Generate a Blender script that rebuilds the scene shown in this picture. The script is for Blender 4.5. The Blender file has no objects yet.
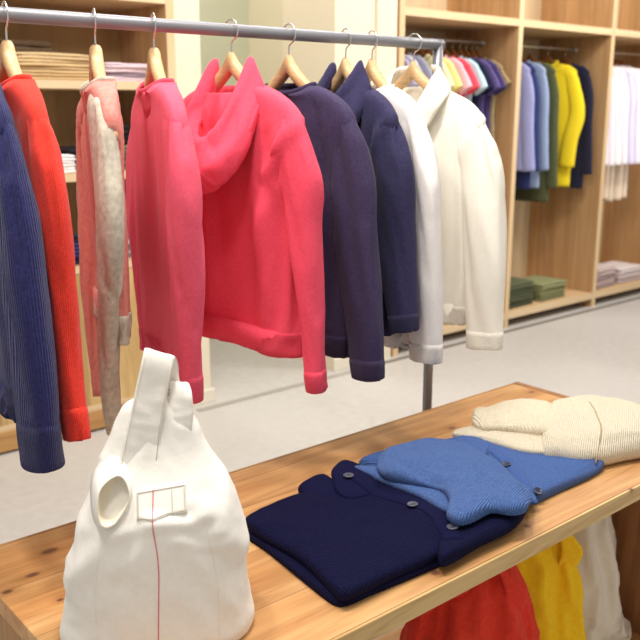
import bpy, bmesh, math, random
from mathutils import Vector, Matrix, noise
import numpy as np
R = math.radians
S = bpy.context.scene
COL = S.collection

# ------------------------------------------------------------------ camera, world, lights, exposure
cd = bpy.data.cameras.new('camera'); cam = bpy.data.objects.new('camera', cd); COL.objects.link(cam)
cd.sensor_width = 36; cd.lens = 870/640*36
cam.location = (0, 0, 1.4)
cam.rotation_euler = (R(90-13.57), 0, R(49.82-90))
cd.clip_start = .02
cd.dof.use_dof = True; cd.dof.focus_distance = 1.5; cd.dof.aperture_fstop = 6.5
S.camera = cam
w = bpy.data.worlds.new('world'); S.world = w; w.use_nodes = True
w.node_tree.nodes['Background'].inputs[0].default_value = (1, .95, .88, 1)
w.node_tree.nodes['Background'].inputs[1].default_value = .52
def area(name, loc, target, size, power, color=(1, .95, .89), spread=180):
    l = bpy.data.lights.new(name, 'AREA'); l.shape = 'DISK'; l.size = size; l.energy = power; l.color = color; l.spread = R(spread)
    o = bpy.data.objects.new(name, l); COL.objects.link(o); o.location = loc
    o.rotation_euler = (Vector(target)-Vector(loc)).to_track_quat('-Z', 'Y').to_euler()
    return o
area('ceiling_spot_rack', (.9, 1.15, 2.9), (1.05, 1.5, 1.2), .3, 22)
area('ceiling_spot_rack', (.1, .6, 2.9), (1.1, 1.5, 1.2), .4, 12)
area('ceiling_spot_table', (1.5, .9, 2.9), (1.2, 1.1, .65), .3, 12)
area('ceiling_spot_bag', (.35, 1.5, 2.9), (.6, 1.05, .8), .25, 18)
area('ceiling_spot_wall', (1.7, 2.6, 3.0), (1.9, 3.6, 1.0), .5, 15)
area('ceiling_spot_alcove', (2.5, 4.4, 3.0), (2.6, 4.8, 1.0), .5, 14)
area('ceiling_spot_bays', (4.2, 2.2, 3.0), (4.3, 3.7, 1.1), .5, 32)
area('ceiling_spot_bays', (5.8, 2.2, 3.0), (5.7, 3.7, 1.1), .5, 32)
area('ceiling_spot_floor', (2.6, 2.3, 3.0), (2.6, 2.5, 0), 1.2, 20)
area('ceiling_spot_floor', (4.6, 1.4, 3.0), (4.6, 1.6, 0), 1.2, 20)
S.view_settings.view_transform = 'Standard'; S.view_settings.look = 'None'
S.view_settings.gamma = 1; S.view_settings.use_curve_mapping = False
S.view_settings.exposure = 0.06

# ------------------------------------------------------------------ materials
def srgb(*c):
    return tuple(((v/255)/12.92 if v/255 <= .04045 else ((v/255+.055)/1.055)**2.4) for v in c)+(1,)
def newmat(name):
    m = bpy.data.materials.new(name); m.use_nodes = True
    nt = m.node_tree; b = nt.nodes['Principled BSDF']
    return m, nt, b
def N(nt, t, **kw):
    n = nt.nodes.new(t)
    for k, v in kw.items():
        if k.startswith('i_'):
            key = k[2:]; key = int(key) if key.isdigit() else key.replace('_', ' ')
            n.inputs[key].default_value = v
        else: setattr(n, k, v)
    return n
def mixc(nt, a, b, fac=None, mode='MIX', f=.5):
    n = nt.nodes.new('ShaderNodeMix'); n.data_type = 'RGBA'; n.blend_type = mode
    n.inputs[0].default_value = f
    if fac is not None: nt.links.new(fac, n.inputs[0])
    for s, i in ((a, 6), (b, 7)):
        if isinstance(s, tuple): n.inputs[i].default_value = s
        else: nt.links.new(s, n.inputs[i])
    return n.outputs[2]
MC = {}
def fabric(name, c, kind='jersey', scale=1., rot=0, c2=None, bump=.5, rough=.92, sheen=.12, marl=.07, dist_=.0013, uv=False):
    """cloth: colour with slight yarn variation, knit or weave relief"""
    if name in MC: return MC[name]
    m, nt, b = newmat(name); L = nt.links
    tc = N(nt, 'ShaderNodeTexCoord'); mp = N(nt, 'ShaderNodeMapping'); mp.inputs['Rotation'].default_value = rot if isinstance(rot, tuple) else (0, 0, R(rot))
    L.new(tc.outputs['Object'], mp.inputs[0])
    nz = N(nt, 'ShaderNodeTexNoise', i_Scale=260*scale, i_Detail=2); L.new(mp.outputs[0], nz.inputs[0])
    nl = N(nt, 'ShaderNodeTexNoise', i_Scale=170*scale, i_Detail=2); L.new(mp.outputs[0], nl.inputs[0])
    ramp = N(nt, 'ShaderNodeMapRange'); ramp.inputs[1].default_value = .25; ramp.inputs[2].default_value = .75; L.new(nl.outputs[0], ramp.inputs[0])
    ca = c; cb = c2 or tuple(min(1, v*(1+2.2*marl)+.01) for v in c[:3])+(1,)
    if c2 is None: ca = tuple(v*(1-marl) for v in c[:3])+(1,)
    col = mixc(nt, ca, cb, ramp.outputs[0]); L.new(col, b.inputs['Base Color'])
    b.inputs['Roughness'].default_value = rough; b.inputs['Specular IOR Level'].default_value = .12
    b.inputs['Sheen Weight'].default_value = sheen; b.inputs['Sheen Roughness'].default_value = .5
    b.inputs['Sheen Tint'].default_value = tuple(.5+.5*v for v in c[:3])+(1,)
    h = nz.outputs[0]; dist = .0009
    if kind in ('knit', 'rib'):
        wv = N(nt, 'ShaderNodeTexWave', i_Scale=(95 if kind == 'knit' else 60)*scale, i_Distortion=.25, i_Detail=1)
        wv.inputs['Detail Scale'].default_value = 3
        L.new(tc.outputs['UV'] if uv else mp.outputs[0], wv.inputs[0])
        ad = N(nt, 'ShaderNodeMath', operation='MULTIPLY_ADD'); ad.inputs[1].default_value = 1.6 if kind == 'rib' else .9
        L.new(wv.outputs[1], ad.inputs[0]); L.new(nz.outputs[0], ad.inputs[2]); h = ad.outputs[0]; dist = dist_
    bp = N(nt, 'ShaderNodeBump'); bp.inputs['Strength'].default_value = bump; bp.inputs['Distance'].default_value = dist
    L.new(h, bp.inputs['Height']); L.new(bp.outputs[0], b.inputs['Normal'])
    MC[name] = m; return m
def plain(name, c, rough=.5, metal=0., noise_amt=.04, nscale=30, bump=0.):
    if name in MC: return MC[name]
    m, nt, b = newmat(name); L = nt.links
    tc = N(nt, 'ShaderNodeTexCoord'); nz = N(nt, 'ShaderNodeTexNoise', i_Scale=nscale, i_Detail=4); L.new(tc.outputs['Object'], nz.inputs[0])
    ca = tuple(v*(1-noise_amt) for v in c[:3])+(1,); cb = tuple(min(1, v*(1+noise_amt)) for v in c[:3])+(1,)
    L.new(mixc(nt, ca, cb, nz.outputs[0]), b.inputs['Base Color'])
    b.inputs['Roughness'].default_value = rough; b.inputs['Metallic'].default_value = metal
    if bump:
        bp = N(nt, 'ShaderNodeBump'); bp.inputs['Strength'].default_value = bump; bp.inputs['Distance'].default_value = .002
        L.new(nz.outputs[0], bp.inputs['Height']); L.new(bp.outputs[0], b.inputs['Normal'])
    MC[name] = m; return m
def wood(name, c1, c2, c3, axis='X', sc=1., boards=None, knots=(), rough=.5, bump=.12, vary=.16, contrast=1.):
    """grain runs along axis; boards=(axis letter, width, phase) gives glued staves; knots: (x,y,z,r,stretch)"""
    if name in MC: return MC[name]
    m, nt, b = newmat(name); L = nt.links
    tc = N(nt, 'ShaderNodeTexCoord'); co = tc.outputs['Object']
    sep = N(nt, 'ShaderNodeSeparateXYZ'); L.new(co, sep.inputs[0])
    vec = co
    idx = None
    if boards:
        a, wd, ph = boards
        d = N(nt, 'ShaderNodeMath', operation='MULTIPLY_ADD'); d.inputs[1].default_value = 1/wd; d.inputs[2].default_value = ph; L.new(sep.outputs['XYZ'.index(a)], d.inputs[0])
        fl = N(nt, 'ShaderNodeMath', operation='FLOOR'); L.new(d.outputs[0], fl.inputs[0]); idx = fl.outputs[0]
        fr = N(nt, 'ShaderNodeMath', operation='FRACT'); L.new(d.outputs[0], fr.inputs[0])
        of = N(nt, 'ShaderNodeVectorMath', operation='MULTIPLY_ADD'); of.inputs[1].default_value = (1.37, 2.11, .73)
        cb = N(nt, 'ShaderNodeCombineXYZ')
        for i in range(3): L.new(idx, cb.inputs[i])
        L.new(cb.outputs[0], of.inputs[0]); L.new(co, of.inputs[2]); vec = of.outputs[0]
    mp = N(nt, 'ShaderNodeMapping'); s = [9*sc, 9*sc, 9*sc]; s['XYZ'.index(axis)] = .7*sc; mp.inputs['Scale'].default_value = s
    L.new(vec, mp.inputs[0])
    n1 = N(nt, 'ShaderNodeTexNoise', i_Scale=1.6, i_Detail=4, i_Distortion=.8); L.new(mp.outputs[0], n1.inputs[0])
    mu = N(nt, 'ShaderNodeMath', operation='MULTIPLY'); mu.inputs[1].default_value = 7*contrast; L.new(n1.outputs[0], mu.inputs[0])
    frc = N(nt, 'ShaderNodeMath', operation='PINGPONG'); frc.inputs[1].default_value = 1; L.new(mu.outputs[0], frc.inputs[0])
    n2 = N(nt, 'ShaderNodeTexNoise', i_Scale=12, i_Detail=5); L.new(mp.outputs[0], n2.inputs[0])
    n3 = N(nt, 'ShaderNodeTexNoise', i_Scale=.9, i_Detail=3); L.new(mp.outputs[0], n3.inputs[0])
    mr = N(nt, 'ShaderNodeMapRange'); mr.inputs[1].default_value = .35; mr.inputs[2].default_value = .68; L.new(n3.outputs[0], mr.inputs[0])
    base = mixc(nt, c1, c2, mr.outputs[0])
    g = N(nt, 'ShaderNodeMath', operation='MULTIPLY'); L.new(frc.outputs[0], g.inputs[0]); L.new(n2.outputs[0], g.inputs[1])
    col = mixc(nt, base, c3, g.outputs[0])
    if idx is not None:
        wn = N(nt, 'ShaderNodeTexWhiteNoise'); wn.noise_dimensions = '1D'; L.new(idx, wn.inputs['W'])
        m2 = N(nt, 'ShaderNodeMapRange'); m2.inputs[3].default_value = 1-vary; m2.inputs[4].default_value = 1+vary*.5; L.new(wn.outputs[0], m2.inputs[0])
        sc_ = N(nt, 'ShaderNodeVectorMath', operation='SCALE'); L.new(col, sc_.inputs[0]); L.new(m2.outputs[0], sc_.inputs['Scale']); col = sc_.outputs[0]
        ed = N(nt, 'ShaderNodeMath', operation='LESS_THAN'); ed.inputs[1].default_value = .0022/wd; L.new(fr.outputs[0], ed.inputs[0])
        e2 = N(nt, 'ShaderNodeMath', operation='MULTIPLY'); e2.inputs[1].default_value = .45; L.new(ed.outputs[0], e2.inputs[0])
        col = mixc(nt, col, tuple(v*.35 for v in c3[:3])+(1,), e2.outputs[0])
    for (kx, ky, kz, kr, st) in knots:
        sv = [1, 1, 1]; sv['XYZ'.index(axis)] = 1/st
        ms = N(nt, 'ShaderNodeVectorMath', operation='MULTIPLY'); ms.inputs[1].default_value = sv; L.new(co, ms.inputs[0])
        di = N(nt, 'ShaderNodeVectorMath', operation='DISTANCE'); di.inputs[1].default_value = (kx*sv[0], ky*sv[1], kz*sv[2]); L.new(ms.outputs[0], di.inputs[0])
        ad = N(nt, 'ShaderNodeMath', operation='MULTIPLY_ADD'); ad.inputs[1].default_value = kr*.9; L.new(n2.outputs[0], ad.inputs[0]); L.new(di.outputs['Value'], ad.inputs[2])
        k1 = N(nt, 'ShaderNodeMapRange'); k1.inputs[1].default_value = kr*.8; k1.inputs[2].default_value = kr*3.2; k1.inputs[3].default_value = .6; k1.inputs[4].default_value = 0; L.new(ad.outputs[0], k1.inputs[0])
        col = mixc(nt, col, c3, k1.outputs[0])
        k2 = N(nt, 'ShaderNodeMapRange'); k2.inputs[1].default_value = kr*.9; k2.inputs[2].default_value = kr*1.5; k2.inputs[3].default_value = .9; k2.inputs[4].default_value = 0; L.new(ad.outputs[0], k2.inputs[0])
        col = mixc(nt, col, srgb(104, 66, 50), k2.outputs[0])
    L.new(col, b.inputs['Base Color']); b.inputs['Roughness'].default_value = rough
    b.inputs['Specular IOR Level'].default_value = .35
    bp = N(nt, 'ShaderNodeBump'); bp.inputs['Strength'].default_value = bump; bp.inputs['Distance'].default_value = .002
    L.new(n2.outputs[0], bp.inputs['Height']); L.new(bp.outputs[0], b.inputs['Normal'])
    MC[name] = m; return m

# ------------------------------------------------------------------ object helpers
def tag(o, label=None, cat=None, group=None, kind=None):
    if label: o['label'] = label
    if cat: o['category'] = cat
    if group: o['group'] = group
    if kind: o['kind'] = kind
    return o
def thing(name, label, cat, loc=(0, 0, 0), rz=0, group=None):
    o = bpy.data.objects.new(name, None); COL.objects.link(o); o.location = loc; o.rotation_euler = (0, 0, rz)
    o.empty_display_size = .05
    return tag(o, label, cat, group)
def make(name, verts, faces, m, parent=None, smooth=True, disp=None, sub=0, ring_k=0):
    me = bpy.data.meshes.new(name); me.from_pydata([tuple(v) for v in verts], [], faces)
    if ring_k:      # arc length around and along a tube, for knit texture
        k = ring_k; V = np.array([tuple(v) for v in verts]).reshape(-1, k, 3); n = len(V)
        along = np.cumsum(np.r_[0, np.linalg.norm(np.diff(V.mean(1), axis=0), axis=1)])
        circ = float(np.median(np.linalg.norm(np.roll(V, -1, 1)-V, axis=2).sum(1)))
        uvl = me.uv_layers.new(name='cloth'); q = 0
        for p in me.polygons:
            js = [i % k for i in p.vertices]; wrap = max(js)-min(js) > k/2
            for i, j in zip(p.vertices, js): uvl.data[q].uv = ((j+(k if wrap and j < k/2 else 0))/k*circ, along[i//k]); q += 1
    bm = bmesh.new(); bm.from_mesh(me); bmesh.ops.recalc_face_normals(bm, faces=bm.faces)
    if disp:
        bm.normal_update()
        ds = [disp(v.co, v.normal) for v in bm.verts]
        for v, d in zip(bm.verts, ds): v.co += v.normal*d
    bm.to_mesh(me); bm.free()
    if smooth: me.shade_smooth()
    o = bpy.data.objects.new(name, me); COL.objects.link(o); me.materials.append(m)
    if parent: o.parent = parent
    if sub:
        s = o.modifiers.new('sub', 'SUBSURF'); s.levels = s.render_levels = sub
    return o
def gridfaces(n, k, closed=True, off=0, cap=True):
    f = []
    for i in range(n-1):
        for j in range(k if closed else k-1):
            a, b = i*k+j, i*k+(j+1) % k
            f.append((off+a, off+b, off+b+k, off+a+k))
    if closed and cap:
        f.append(tuple(off+j for j in range(k))[::-1]); f.append(tuple(off+(n-1)*k+j for j in range(k)))
    return f
def box(name, lo, hi, m, parent=None, bev=.002, smooth=False):
    bm = bmesh.new(); bmesh.ops.create_cube(bm, size=1)
    for v in bm.verts: v.co = Vector([(lo[i]+hi[i])/2 + v.co[i]*(hi[i]-lo[i]) for i in range(3)])
    if bev: bmesh.ops.bevel(bm, geom=bm.edges[:], offset=bev, segments=2, affect='EDGES', profile=.6)
    me = bpy.data.meshes.new(name); bm.to_mesh(me); bm.free()
    o = bpy.data.objects.new(name, me); COL.objects.link(o); me.materials.append(m)
    if parent: o.parent = parent
    return o
def catmull(pts, n):
    """resample open list of tuples at n points with a smooth monotone-ish curve"""
    P = np.array(pts, float); m = len(P)
    d = np.r_[0, np.cumsum(np.maximum(1e-6, np.linalg.norm(np.diff(P[:, :3], axis=0), axis=1)))]
    T = np.linspace(0, d[-1], n); out = np.zeros((n, P.shape[1]))
    sl = np.diff(P, axis=0)/np.diff(d)[:, None]
    tg = np.zeros_like(P); tg[0] = sl[0]; tg[-1] = sl[-1]
    for i in range(1, m-1):
        h0, h1 = d[i]-d[i-1], d[i+1]-d[i]
        tg[i] = (sl[i-1]*h1+sl[i]*h0)/(h0+h1)
    for q, t in enumerate(T):
        i = min(m-2, max(0, int(np.searchsorted(d, t, side='right')-1))); h = d[i+1]-d[i]; s = (t-d[i])/h
        out[q] = (2*s**3-3*s**2+1)*P[i]+(s**3-2*s**2+s)*h*tg[i]+(-2*s**3+3*s**2)*P[i+1]+(s**3-s**2)*h*tg[i+1]
    return out
def loop_smooth(pts, n, r=.5):
    """closed smooth outline through pts (Catmull-Rom), n samples evenly spaced"""
    P = [Vector(p) for p in pts]; m = len(P); raw = []
    for i in range(m):
        p0, p1, p2, p3 = P[i-1], P[i], P[(i+1) % m], P[(i+2) % m]
        for k in range(14):
            t = k/14
            c = .5*((2*p1)+(p2-p0)*t+(2*p0-5*p1+4*p2-p3)*t*t+(-p0+3*p1-3*p2+p3)*t**3)
            raw.append(c*r+(p1*(1-t)+p2*t)*(1-r))
    A = np.array([tuple(v) for v in raw]+[tuple(raw[0])]); d = np.r_[0, np.cumsum(np.linalg.norm(np.diff(A, axis=0), axis=1))]
    T = np.linspace(0, d[-1], n, endpoint=False)
    return [tuple(np.interp(t, d, A[:, j]) for j in range(A.shape[1])) for t in T]
def tubeline(name, pts, rad, m, parent=None, seg=10, closed=False):
    P = [Vector(p) for p in pts]; v = []; n = len(P)
    up = None
    for i, p in enumerate(P):
        if closed: t = (P[(i+1) % n]-P[i-1]).normalized()
        else: t = (P[min(n-1, i+1)]-P[max(0, i-1)]).normalized()
        if up is None: up = t.orthogonal().normalized()
        up = (up-t*up.dot(t)).normalized(); s = t.cross(up)
        r = rad[i] if isinstance(rad, (list, tuple)) else rad
        for j in range(seg):
            a = 2*math.pi*j/seg; v.append(p+up*math.cos(a)*r+s*math.sin(a)*r)
    f = gridfaces(n, seg, True, 0, not closed)
    if closed:
        for j in range(seg): f.append(((n-1)*seg+j, (n-1)*seg+(j+1) % seg, (j+1) % seg, j))
    return make(name, v, f, m, parent)
def sstep(a, b, x):
    t = max(0, min(1, (x-a)/(b-a))); return t*t*(3-2*t)
def ridged(v):
    return 1-abs(noise.noise(v))*2
def cloth_disp(seed, amp=.006, fine=.0016, fz=2.2, fu=7., creases=(), rz=1.55):
    """relief of hanging cloth in garment space (x across, y through, z up)"""
    sd = seed*7.31
    def f(co, n):
        side = 17. if n.y < 0 else 0.
        g = .35+.65*sstep(rz, rz-.45, co.z)
        q = noise.noise(Vector((co.x*1.5+sd, side, co.z*1.3)))*.22
        d = amp*g*(noise.noise(Vector(((co.x+q*.35)*fu+sd, side+co.y*3, co.z*fz)))*1.5+.8*(ridged(Vector(((co.x+q*.5+co.z*.1)*fu*.8+sd, side+co.y*2, co.z*fz*.6)))-.5))
        d += fine*(ridged(Vector((co.x*15+sd, side+co.y*6, co.z*6+co.x*8)))-.6)*1.4
        
        for (u0, z0, u1, z1, wd, dp) in creases:
            ax, az = u1-u0, z1-z0; L2 = ax*ax+az*az
            t = max(0, min(1, ((co.x-u0)*ax+(co.z-z0)*az)/L2))
            dd = math.hypot(co.x-u0-ax*t, co.z-z0-az*t)
            if n.y < .2: d += dp*math.exp(-(dd/wd)**2)*math.sin(math.pi*min(1, .15+t*.85))
        return d
    return f

# ------------------------------------------------------------------ garments
SIM = []; POST = []; GOAL = .06; GROW = .02
def queue_sim(o, weights, grow): SIM.append((o, weights, grow))
BANDS = []
def make_bands():
    for name, o, k, last, rows, m, parent in BANDS:
        me = o.data; V = [v.co.copy() for v in me.vertices]; NN = [v.normal.copy() for v in me.vertices]; v = []
        idx = list(range(last-rows, last+1))
        for q, i in enumerate(idx):
            off = .0002 if q == 0 else .0014
            for j in range(k): v.append(V[i*k+j]+NN[i*k+j]*off)
        c = sum((V[last*k+j] for j in range(k)), Vector())/k; d = (c-sum((V[(last-2)*k+j] for j in range(k)), Vector())/k).normalized()
        for off, e in ((.0008, .0015), (-.0015, .002), (-.003, -.004)):
            for j in range(k): v.append(V[last*k+j]+(V[last*k+j]-c).normalized()*off+d*e)
        make(name, v, gridfaces(len(idx)+3, k), m, parent, ring_k=k)
def run_sim(frames=14):
    """let the queued cloth settle under gravity, then keep the settled shape as plain mesh"""
    for o, wts, grow in SIM:
        vg = o.vertex_groups.new(name='pin')
        for i, w_ in enumerate(wts): vg.add([i], float(w_), 'REPLACE')
        c = o.modifiers.new('cloth', 'CLOTH'); st = c.settings
        st.quality = 5; st.mass = .25; st.tension_stiffness = 40; st.compression_stiffness = 30; st.shear_stiffness = 12; st.bending_stiffness = .25
        st.tension_damping = 6; st.compression_damping = 6; st.shear_damping = 6; st.bending_damping = .6; st.air_damping = 2
        st.use_pressure = True; st.uniform_pressure_force = -1.2; st.vertex_group_mass = 'pin'; st.pin_stiffness = 1.0; st.shrink_min = -grow; st.shrink_max = -grow
        c.collision_settings.use_collision = False; c.collision_settings.use_self_collision = False
        c.point_cache.frame_start = 1; c.point_cache.frame_end = frames+1
    for f in range(1, frames+1): S.frame_set(f)
    dg = bpy.context.evaluated_depsgraph_get(); res = []
    for o, _, _ in SIM:
        e = o.evaluated_get(dg); co = np.empty(len(o.data.vertices)*3); e.data.vertices.foreach_get('co', co); res.append(co)
    for (o, _, _), co in zip(SIM, res):
        o.modifiers.remove(o.modifiers['cloth']); o.vertex_groups.clear(); o.data.vertices.foreach_set('co', co); o.data.update()
    S.frame_set(1)
def ring(u0, u1, T, w, z, k, pw=2.3, drop=0.):
    out = []; uc = (u0+u1)/2; a = (u1-u0)/2
    for j in range(k):
        p = 2*math.pi*j/k; c, s = math.cos(p), math.sin(p)
        x = math.copysign(abs(c)**(2/pw), c); y = math.copysign(abs(s)**(2/pw), s)
        out.append((uc+a*x, w+T*y, z-drop*max(0, -s)**1.5))
    return out
def sleeve_mesh(path, k=36, n=54, open_end=.02):
    P = catmull(path, n); v = []
    for i in range(n):
        p = Vector(P[i, :3]); t = Vector(P[min(n-1, i+1), :3]-P[max(0, i-1), :3]).normalized()
        b2 = Vector((0, 1, 0)); b2 = (b2-t*b2.dot(t)).normalized(); b1 = b2.cross(t)
        for j in range(k):
            a = 2*math.pi*j/k; c, s = math.cos(a), math.sin(a)
            x = math.copysign(abs(c)**(2/2.3), c); y = math.copysign(abs(s)**(2/2.3), s)
            v.append(p+b1*x*P[i, 3]+b2*y*P[i, 4])
    # turned-in hem, so the end is an opening and not a lid
    t = Vector(P[-1, :3]-P[-2, :3]).normalized(); e = Vector(P[-1, :3]); m = n
    for q, (sc, dz) in enumerate(((.9, .0015), (.82, -.004), (.8, -.035))):
        for j in range(k):
            a = v[(n-1)*k+j]; v.append(e+(Vector(a)-e)*sc+t*dz); 
        m += 1
    return v, gridfaces(m, k)
def make_hanger(label, loc, rz, half=.185, group=None, wood_m=None, width=.0125, drop=.138):
    """wooden clothes hanger: bowed bar and wire hook over the rail; loc = centre of the rail above it"""
    h = thing('clothes_hanger', label, 'hanger', loc, rz, group)
    v = []; n = 25; k = 12
    for i in range(n):
        t = -1+2*i/(n-1); u = half*t; a = abs(t)
        z = -.057-drop*(a**.85); y = 0
        hh = .017-.004*a if a < .97 else .008; ww = .0085+(width-.0085)*max(0, 1-a*2.2)**.7
        if a < .1: hh += .004*(1-a/.1)
        for j in range(k):
            p = 2*math.pi*j/k; c, s = math.cos(p), math.sin(p)
            v.append((u, y+ww*math.copysign(abs(c)**.75, c), z-.004+hh*math.copysign(abs(s)**.75, s)))
    make('hanger_bar', v, gridfaces(n, k), wood_m or M_HANGER, h)
    r = .0205; pts = [(0, 0, -.045), (0, 0, -.034)]
    pts = [(0, 0, -.060), (0, 0, -.045)]
    for i in range(17):
        a = R(-75+i*15.5); pts.append((r*math.cos(a)+0, 0, r*math.sin(a)))
    tubeline('hook', catmull(pts, 40), .0017, M_HOOK, h, 8)
    return h
def make_garment(name, label, cat, loc, rz, m, rib, seed=1, group=None, body=None, right=None, left=None, T=.036, amp=.006, fine=.0016,
                 creases=(), k=72, n=88, neck=(.076, .030, -.106), drop=.018, hem_band=.0, cuff=.038, collar=.0055, sleeve_m=None, res=1., parts=True, fu=7., m_cuff=None):
    """loc = rail point; local z measured from the rail. body rows: (z, uL, uR, T, w)"""
    g = thing(name, label, cat, loc, rz, group)
    nu, nt_, nz = neck
    rows = [(nz, -nu, nu, nt_, 0)]+list(body)
    k = int(k*res); n = int(n*res)
    P = catmull([(r[0], 0, 0)+tuple(r[1:]) for r in rows], n)
    v = []
    for q, s_ in enumerate((.72, .86, .95)):
        v += ring(-nu*s_, nu*s_, nt_*s_, 0, nz-.05*(1-q*.42), k, drop=drop)
    for i in range(n):
        dr = drop*max(0, 1-i/(n*.16))
        v += ring(P[i, 3], P[i, 4], P[i, 5], P[i, 6], P[i, 0], k, drop=dr, pw=2.3+1.5*sstep(-.36, -.14, P[i, 0]))
    last = v[-k:]; c = Vector(((P[-1, 3]+P[-1, 4])/2, P[-1, 6], P[-1, 0]))
    for (s_, dz) in ((.97, .0), (.94, .006), (.93, .05)):
        for p in last: q = c+(Vector(p)-c)*s_; v.append((q.x, q.y, p[2]+dz))
    base = cloth_disp(seed, amp, fine, creases=creases, rz=-.05, fu=fu)
    nzm = nz
    def dd(co, nn):
        return base(co, nn)*sstep(nzm+.005, nzm-.05, co.z)
    bo = make('body', v, gridfaces(n+6, k), m, g, disp=dd, ring_k=k)
    if parts:
        queue_sim(bo, [max(GOAL, sstep(-.21, -.165, v_.co.z)) for v_ in bo.data.vertices], GROW)
    if hem_band: BANDS.append(('hem_band', bo, k, n+2, max(3, int(round(hem_band/((P[0, 0]-P[-1, 0])/n)))), rib, g))
    if collar:
        pts = ring(-nu, nu, nt_, 0, nz+.002, 40, drop=drop)
        kk = 10; vv = []
        for i, p in enumerate(pts):
            cen = Vector((0, 0, p[2])); d = (Vector(p)-cen).normalized()
            for j in range(kk):
                a = 2*math.pi*j/kk; vv.append(Vector(p)+d*(.0035*math.cos(a)-.002)+Vector((0, 0, collar*math.sin(a))))
        f = gridfaces(40, kk, True, 0, False)
        for j in range(kk): f.append((39*kk+j, 39*kk+(j+1) % kk, (j+1) % kk, j))
        make('collar', vv, f, rib, g)
    for sgn, path in ((1, right), (-1, left)):
        if not path or not right: continue
        if path == 'mirror': path = [(-p[0],)+tuple(p[1:]) for p in right]
        v, f = sleeve_mesh(path, k=int(36*res), n=int(60*res))
        so = make('sleeve', v, f, sleeve_m or m, g, disp=cloth_disp(seed+sgn*3.3+5, amp*.5, fine*1.3, fz=4, fu=8, creases=creases, rz=-.2), ring_k=int(36*res))
        if parts: queue_sim(so, [max(.16, 1-sstep(.08, .2, (i//int(36*res))/int(60*res))) for i in range(len(so.data.vertices))], GROW)
        if cuff and parts: BANDS.append(('cuff', so, int(36*res), int(60*res)-1, max(3, int(round(cuff/.0105))), rib, so))
    return g

# ------------------------------------------------------------------ palette
M_HANGER = wood('hanger_beech', srgb(216, 178, 130), srgb(232, 198, 152), srgb(196, 150, 100), 'X', 3, rough=.4, bump=.05)
M_HANGER_DARK = wood('hanger_brown', srgb(150, 96, 52), srgb(172, 112, 64), srgb(110, 66, 34), 'X', 3, rough=.4, bump=.05)
M_HOOK = plain('hook_steel', (.75, .74, .72, 1), .22, 1.)
M_RAIL = plain('rack_grey_paint', srgb(141, 141, 146), .38, .35, .03)
M_WALL = plain('cream_wall_paint', srgb(226, 215, 190), .9, 0, .02, 3)
M_WALL_GREEN = plain('pale_green_wall_paint', srgb(208, 212, 190), .8, 0, .02, 3)
M_BASE = plain('white_trim_paint', srgb(226, 218, 200), .6, 0, .02)
M_UNIT = wood('birch_ply', srgb(216, 184, 142), srgb(204, 170, 126), srgb(182, 144, 98), 'X', 1.0, rough=.5, bump=.05, contrast=.6)
M_UNITV = wood('birch_ply_upright', srgb(204, 164, 118), srgb(190, 150, 104), srgb(166, 122, 80), 'Z', 1.0, boards=('Y', .115, .3), rough=.5, bump=.05, contrast=.7, vary=.12,
               knots=((5.5, 3.78, 1.78, .012, 1.4), (5.5, 3.62, 1.86, .012, 1.4)))
M_UNITF = wood('birch_edge', srgb(226, 198, 158), srgb(218, 188, 146), srgb(200, 168, 122), 'Z', 1.0, rough=.5, bump=.04, contrast=.4)
M_UNITB = wood('unit_back_board', srgb(176, 142, 96), srgb(166, 132, 88), srgb(142, 108, 68), 'Z', 1.0, rough=.6, bump=.04, contrast=.5)
M_CAB = wood('cabinet_boards', srgb(214, 184, 130), srgb(196, 164, 108), srgb(168, 128, 76), 'Z', 1.0, boards=('X', .145, .15), rough=.5, bump=.05, vary=.2)

# ------------------------------------------------------------------ setting
def floor_mat():
    m, nt, b = newmat('polished_concrete'); L = nt.links
    tc = N(nt, 'ShaderNodeTexCoord')
    n1 = N(nt, 'ShaderNodeTexNoise', i_Scale=.9, i_Detail=5, i_Distortion=.6); L.new(tc.outputs['Object'], n1.inputs[0])
    n2 = N(nt, 'ShaderNodeTexNoise', i_Scale=22, i_Detail=5); L.new(tc.outputs['Object'], n2.inputs[0])
    mr = N(nt, 'ShaderNodeMapRange'); mr.inputs[1].default_value = .35; mr.inputs[2].default_value = .65; L.new(n1.outputs[0], mr.inputs[0])
    c = mixc(nt, srgb(172, 168, 164), srgb(190, 186, 182), mr.outputs[0])
    c = mixc(nt, c, srgb(202, 198, 193), n2.outputs[0]); L.new(c, b.inputs['Base Color'])
    r = N(nt, 'ShaderNodeMapRange'); r.inputs[3].default_value = .3; r.inputs[4].default_value = .5; L.new(n1.outputs[0], r.inputs[0]); L.new(r.outputs[0], b.inputs['Roughness'])
    b.inputs['Specular IOR Level'].default_value = .4
    return m
def struct(name, lo, hi, m, bev=0.): return tag(box(name, lo, hi, m, None, bev), kind='structure')
struct('floor', (-1.5, -1.5, -.1), (8.5, 6.5, 0), floor_mat())
WZ = 3.2
struct('wall_back', (2.092, 3.47, 0), (2.226, 3.6, WZ), M_WALL)                 # cream pier right of the left shelves
struct('wall_alcove_side', (3.03, 3.47, 0), (3.31, 3.9, WZ), M_WALL)            # pier whose side face is the alcove reveal
struct('wall_pilaster', (3.312, 3.455, 0), (3.455, 3.9, WZ), M_WALL)
struct('wall_alcove_back', (1.4, 5.0, 0), (3.9, 5.1, WZ), M_WALL_GREEN)
struct('wall_alcove_end', (3.6, 3.9, 0), (3.7, 5.0, WZ), M_WALL)
struct('wall_alcove_left', (1.3, 4.1, 0), (1.4, 5.0, WZ), M_WALL_GREEN)
struct('wall_behind_units', (3.457, 4.1, 0), (8.2, 4.2, WZ), M_WALL)
struct('wall_behind_left', (.2, 4.0, 0), (2.09, 4.1, WZ), M_WALL)
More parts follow.
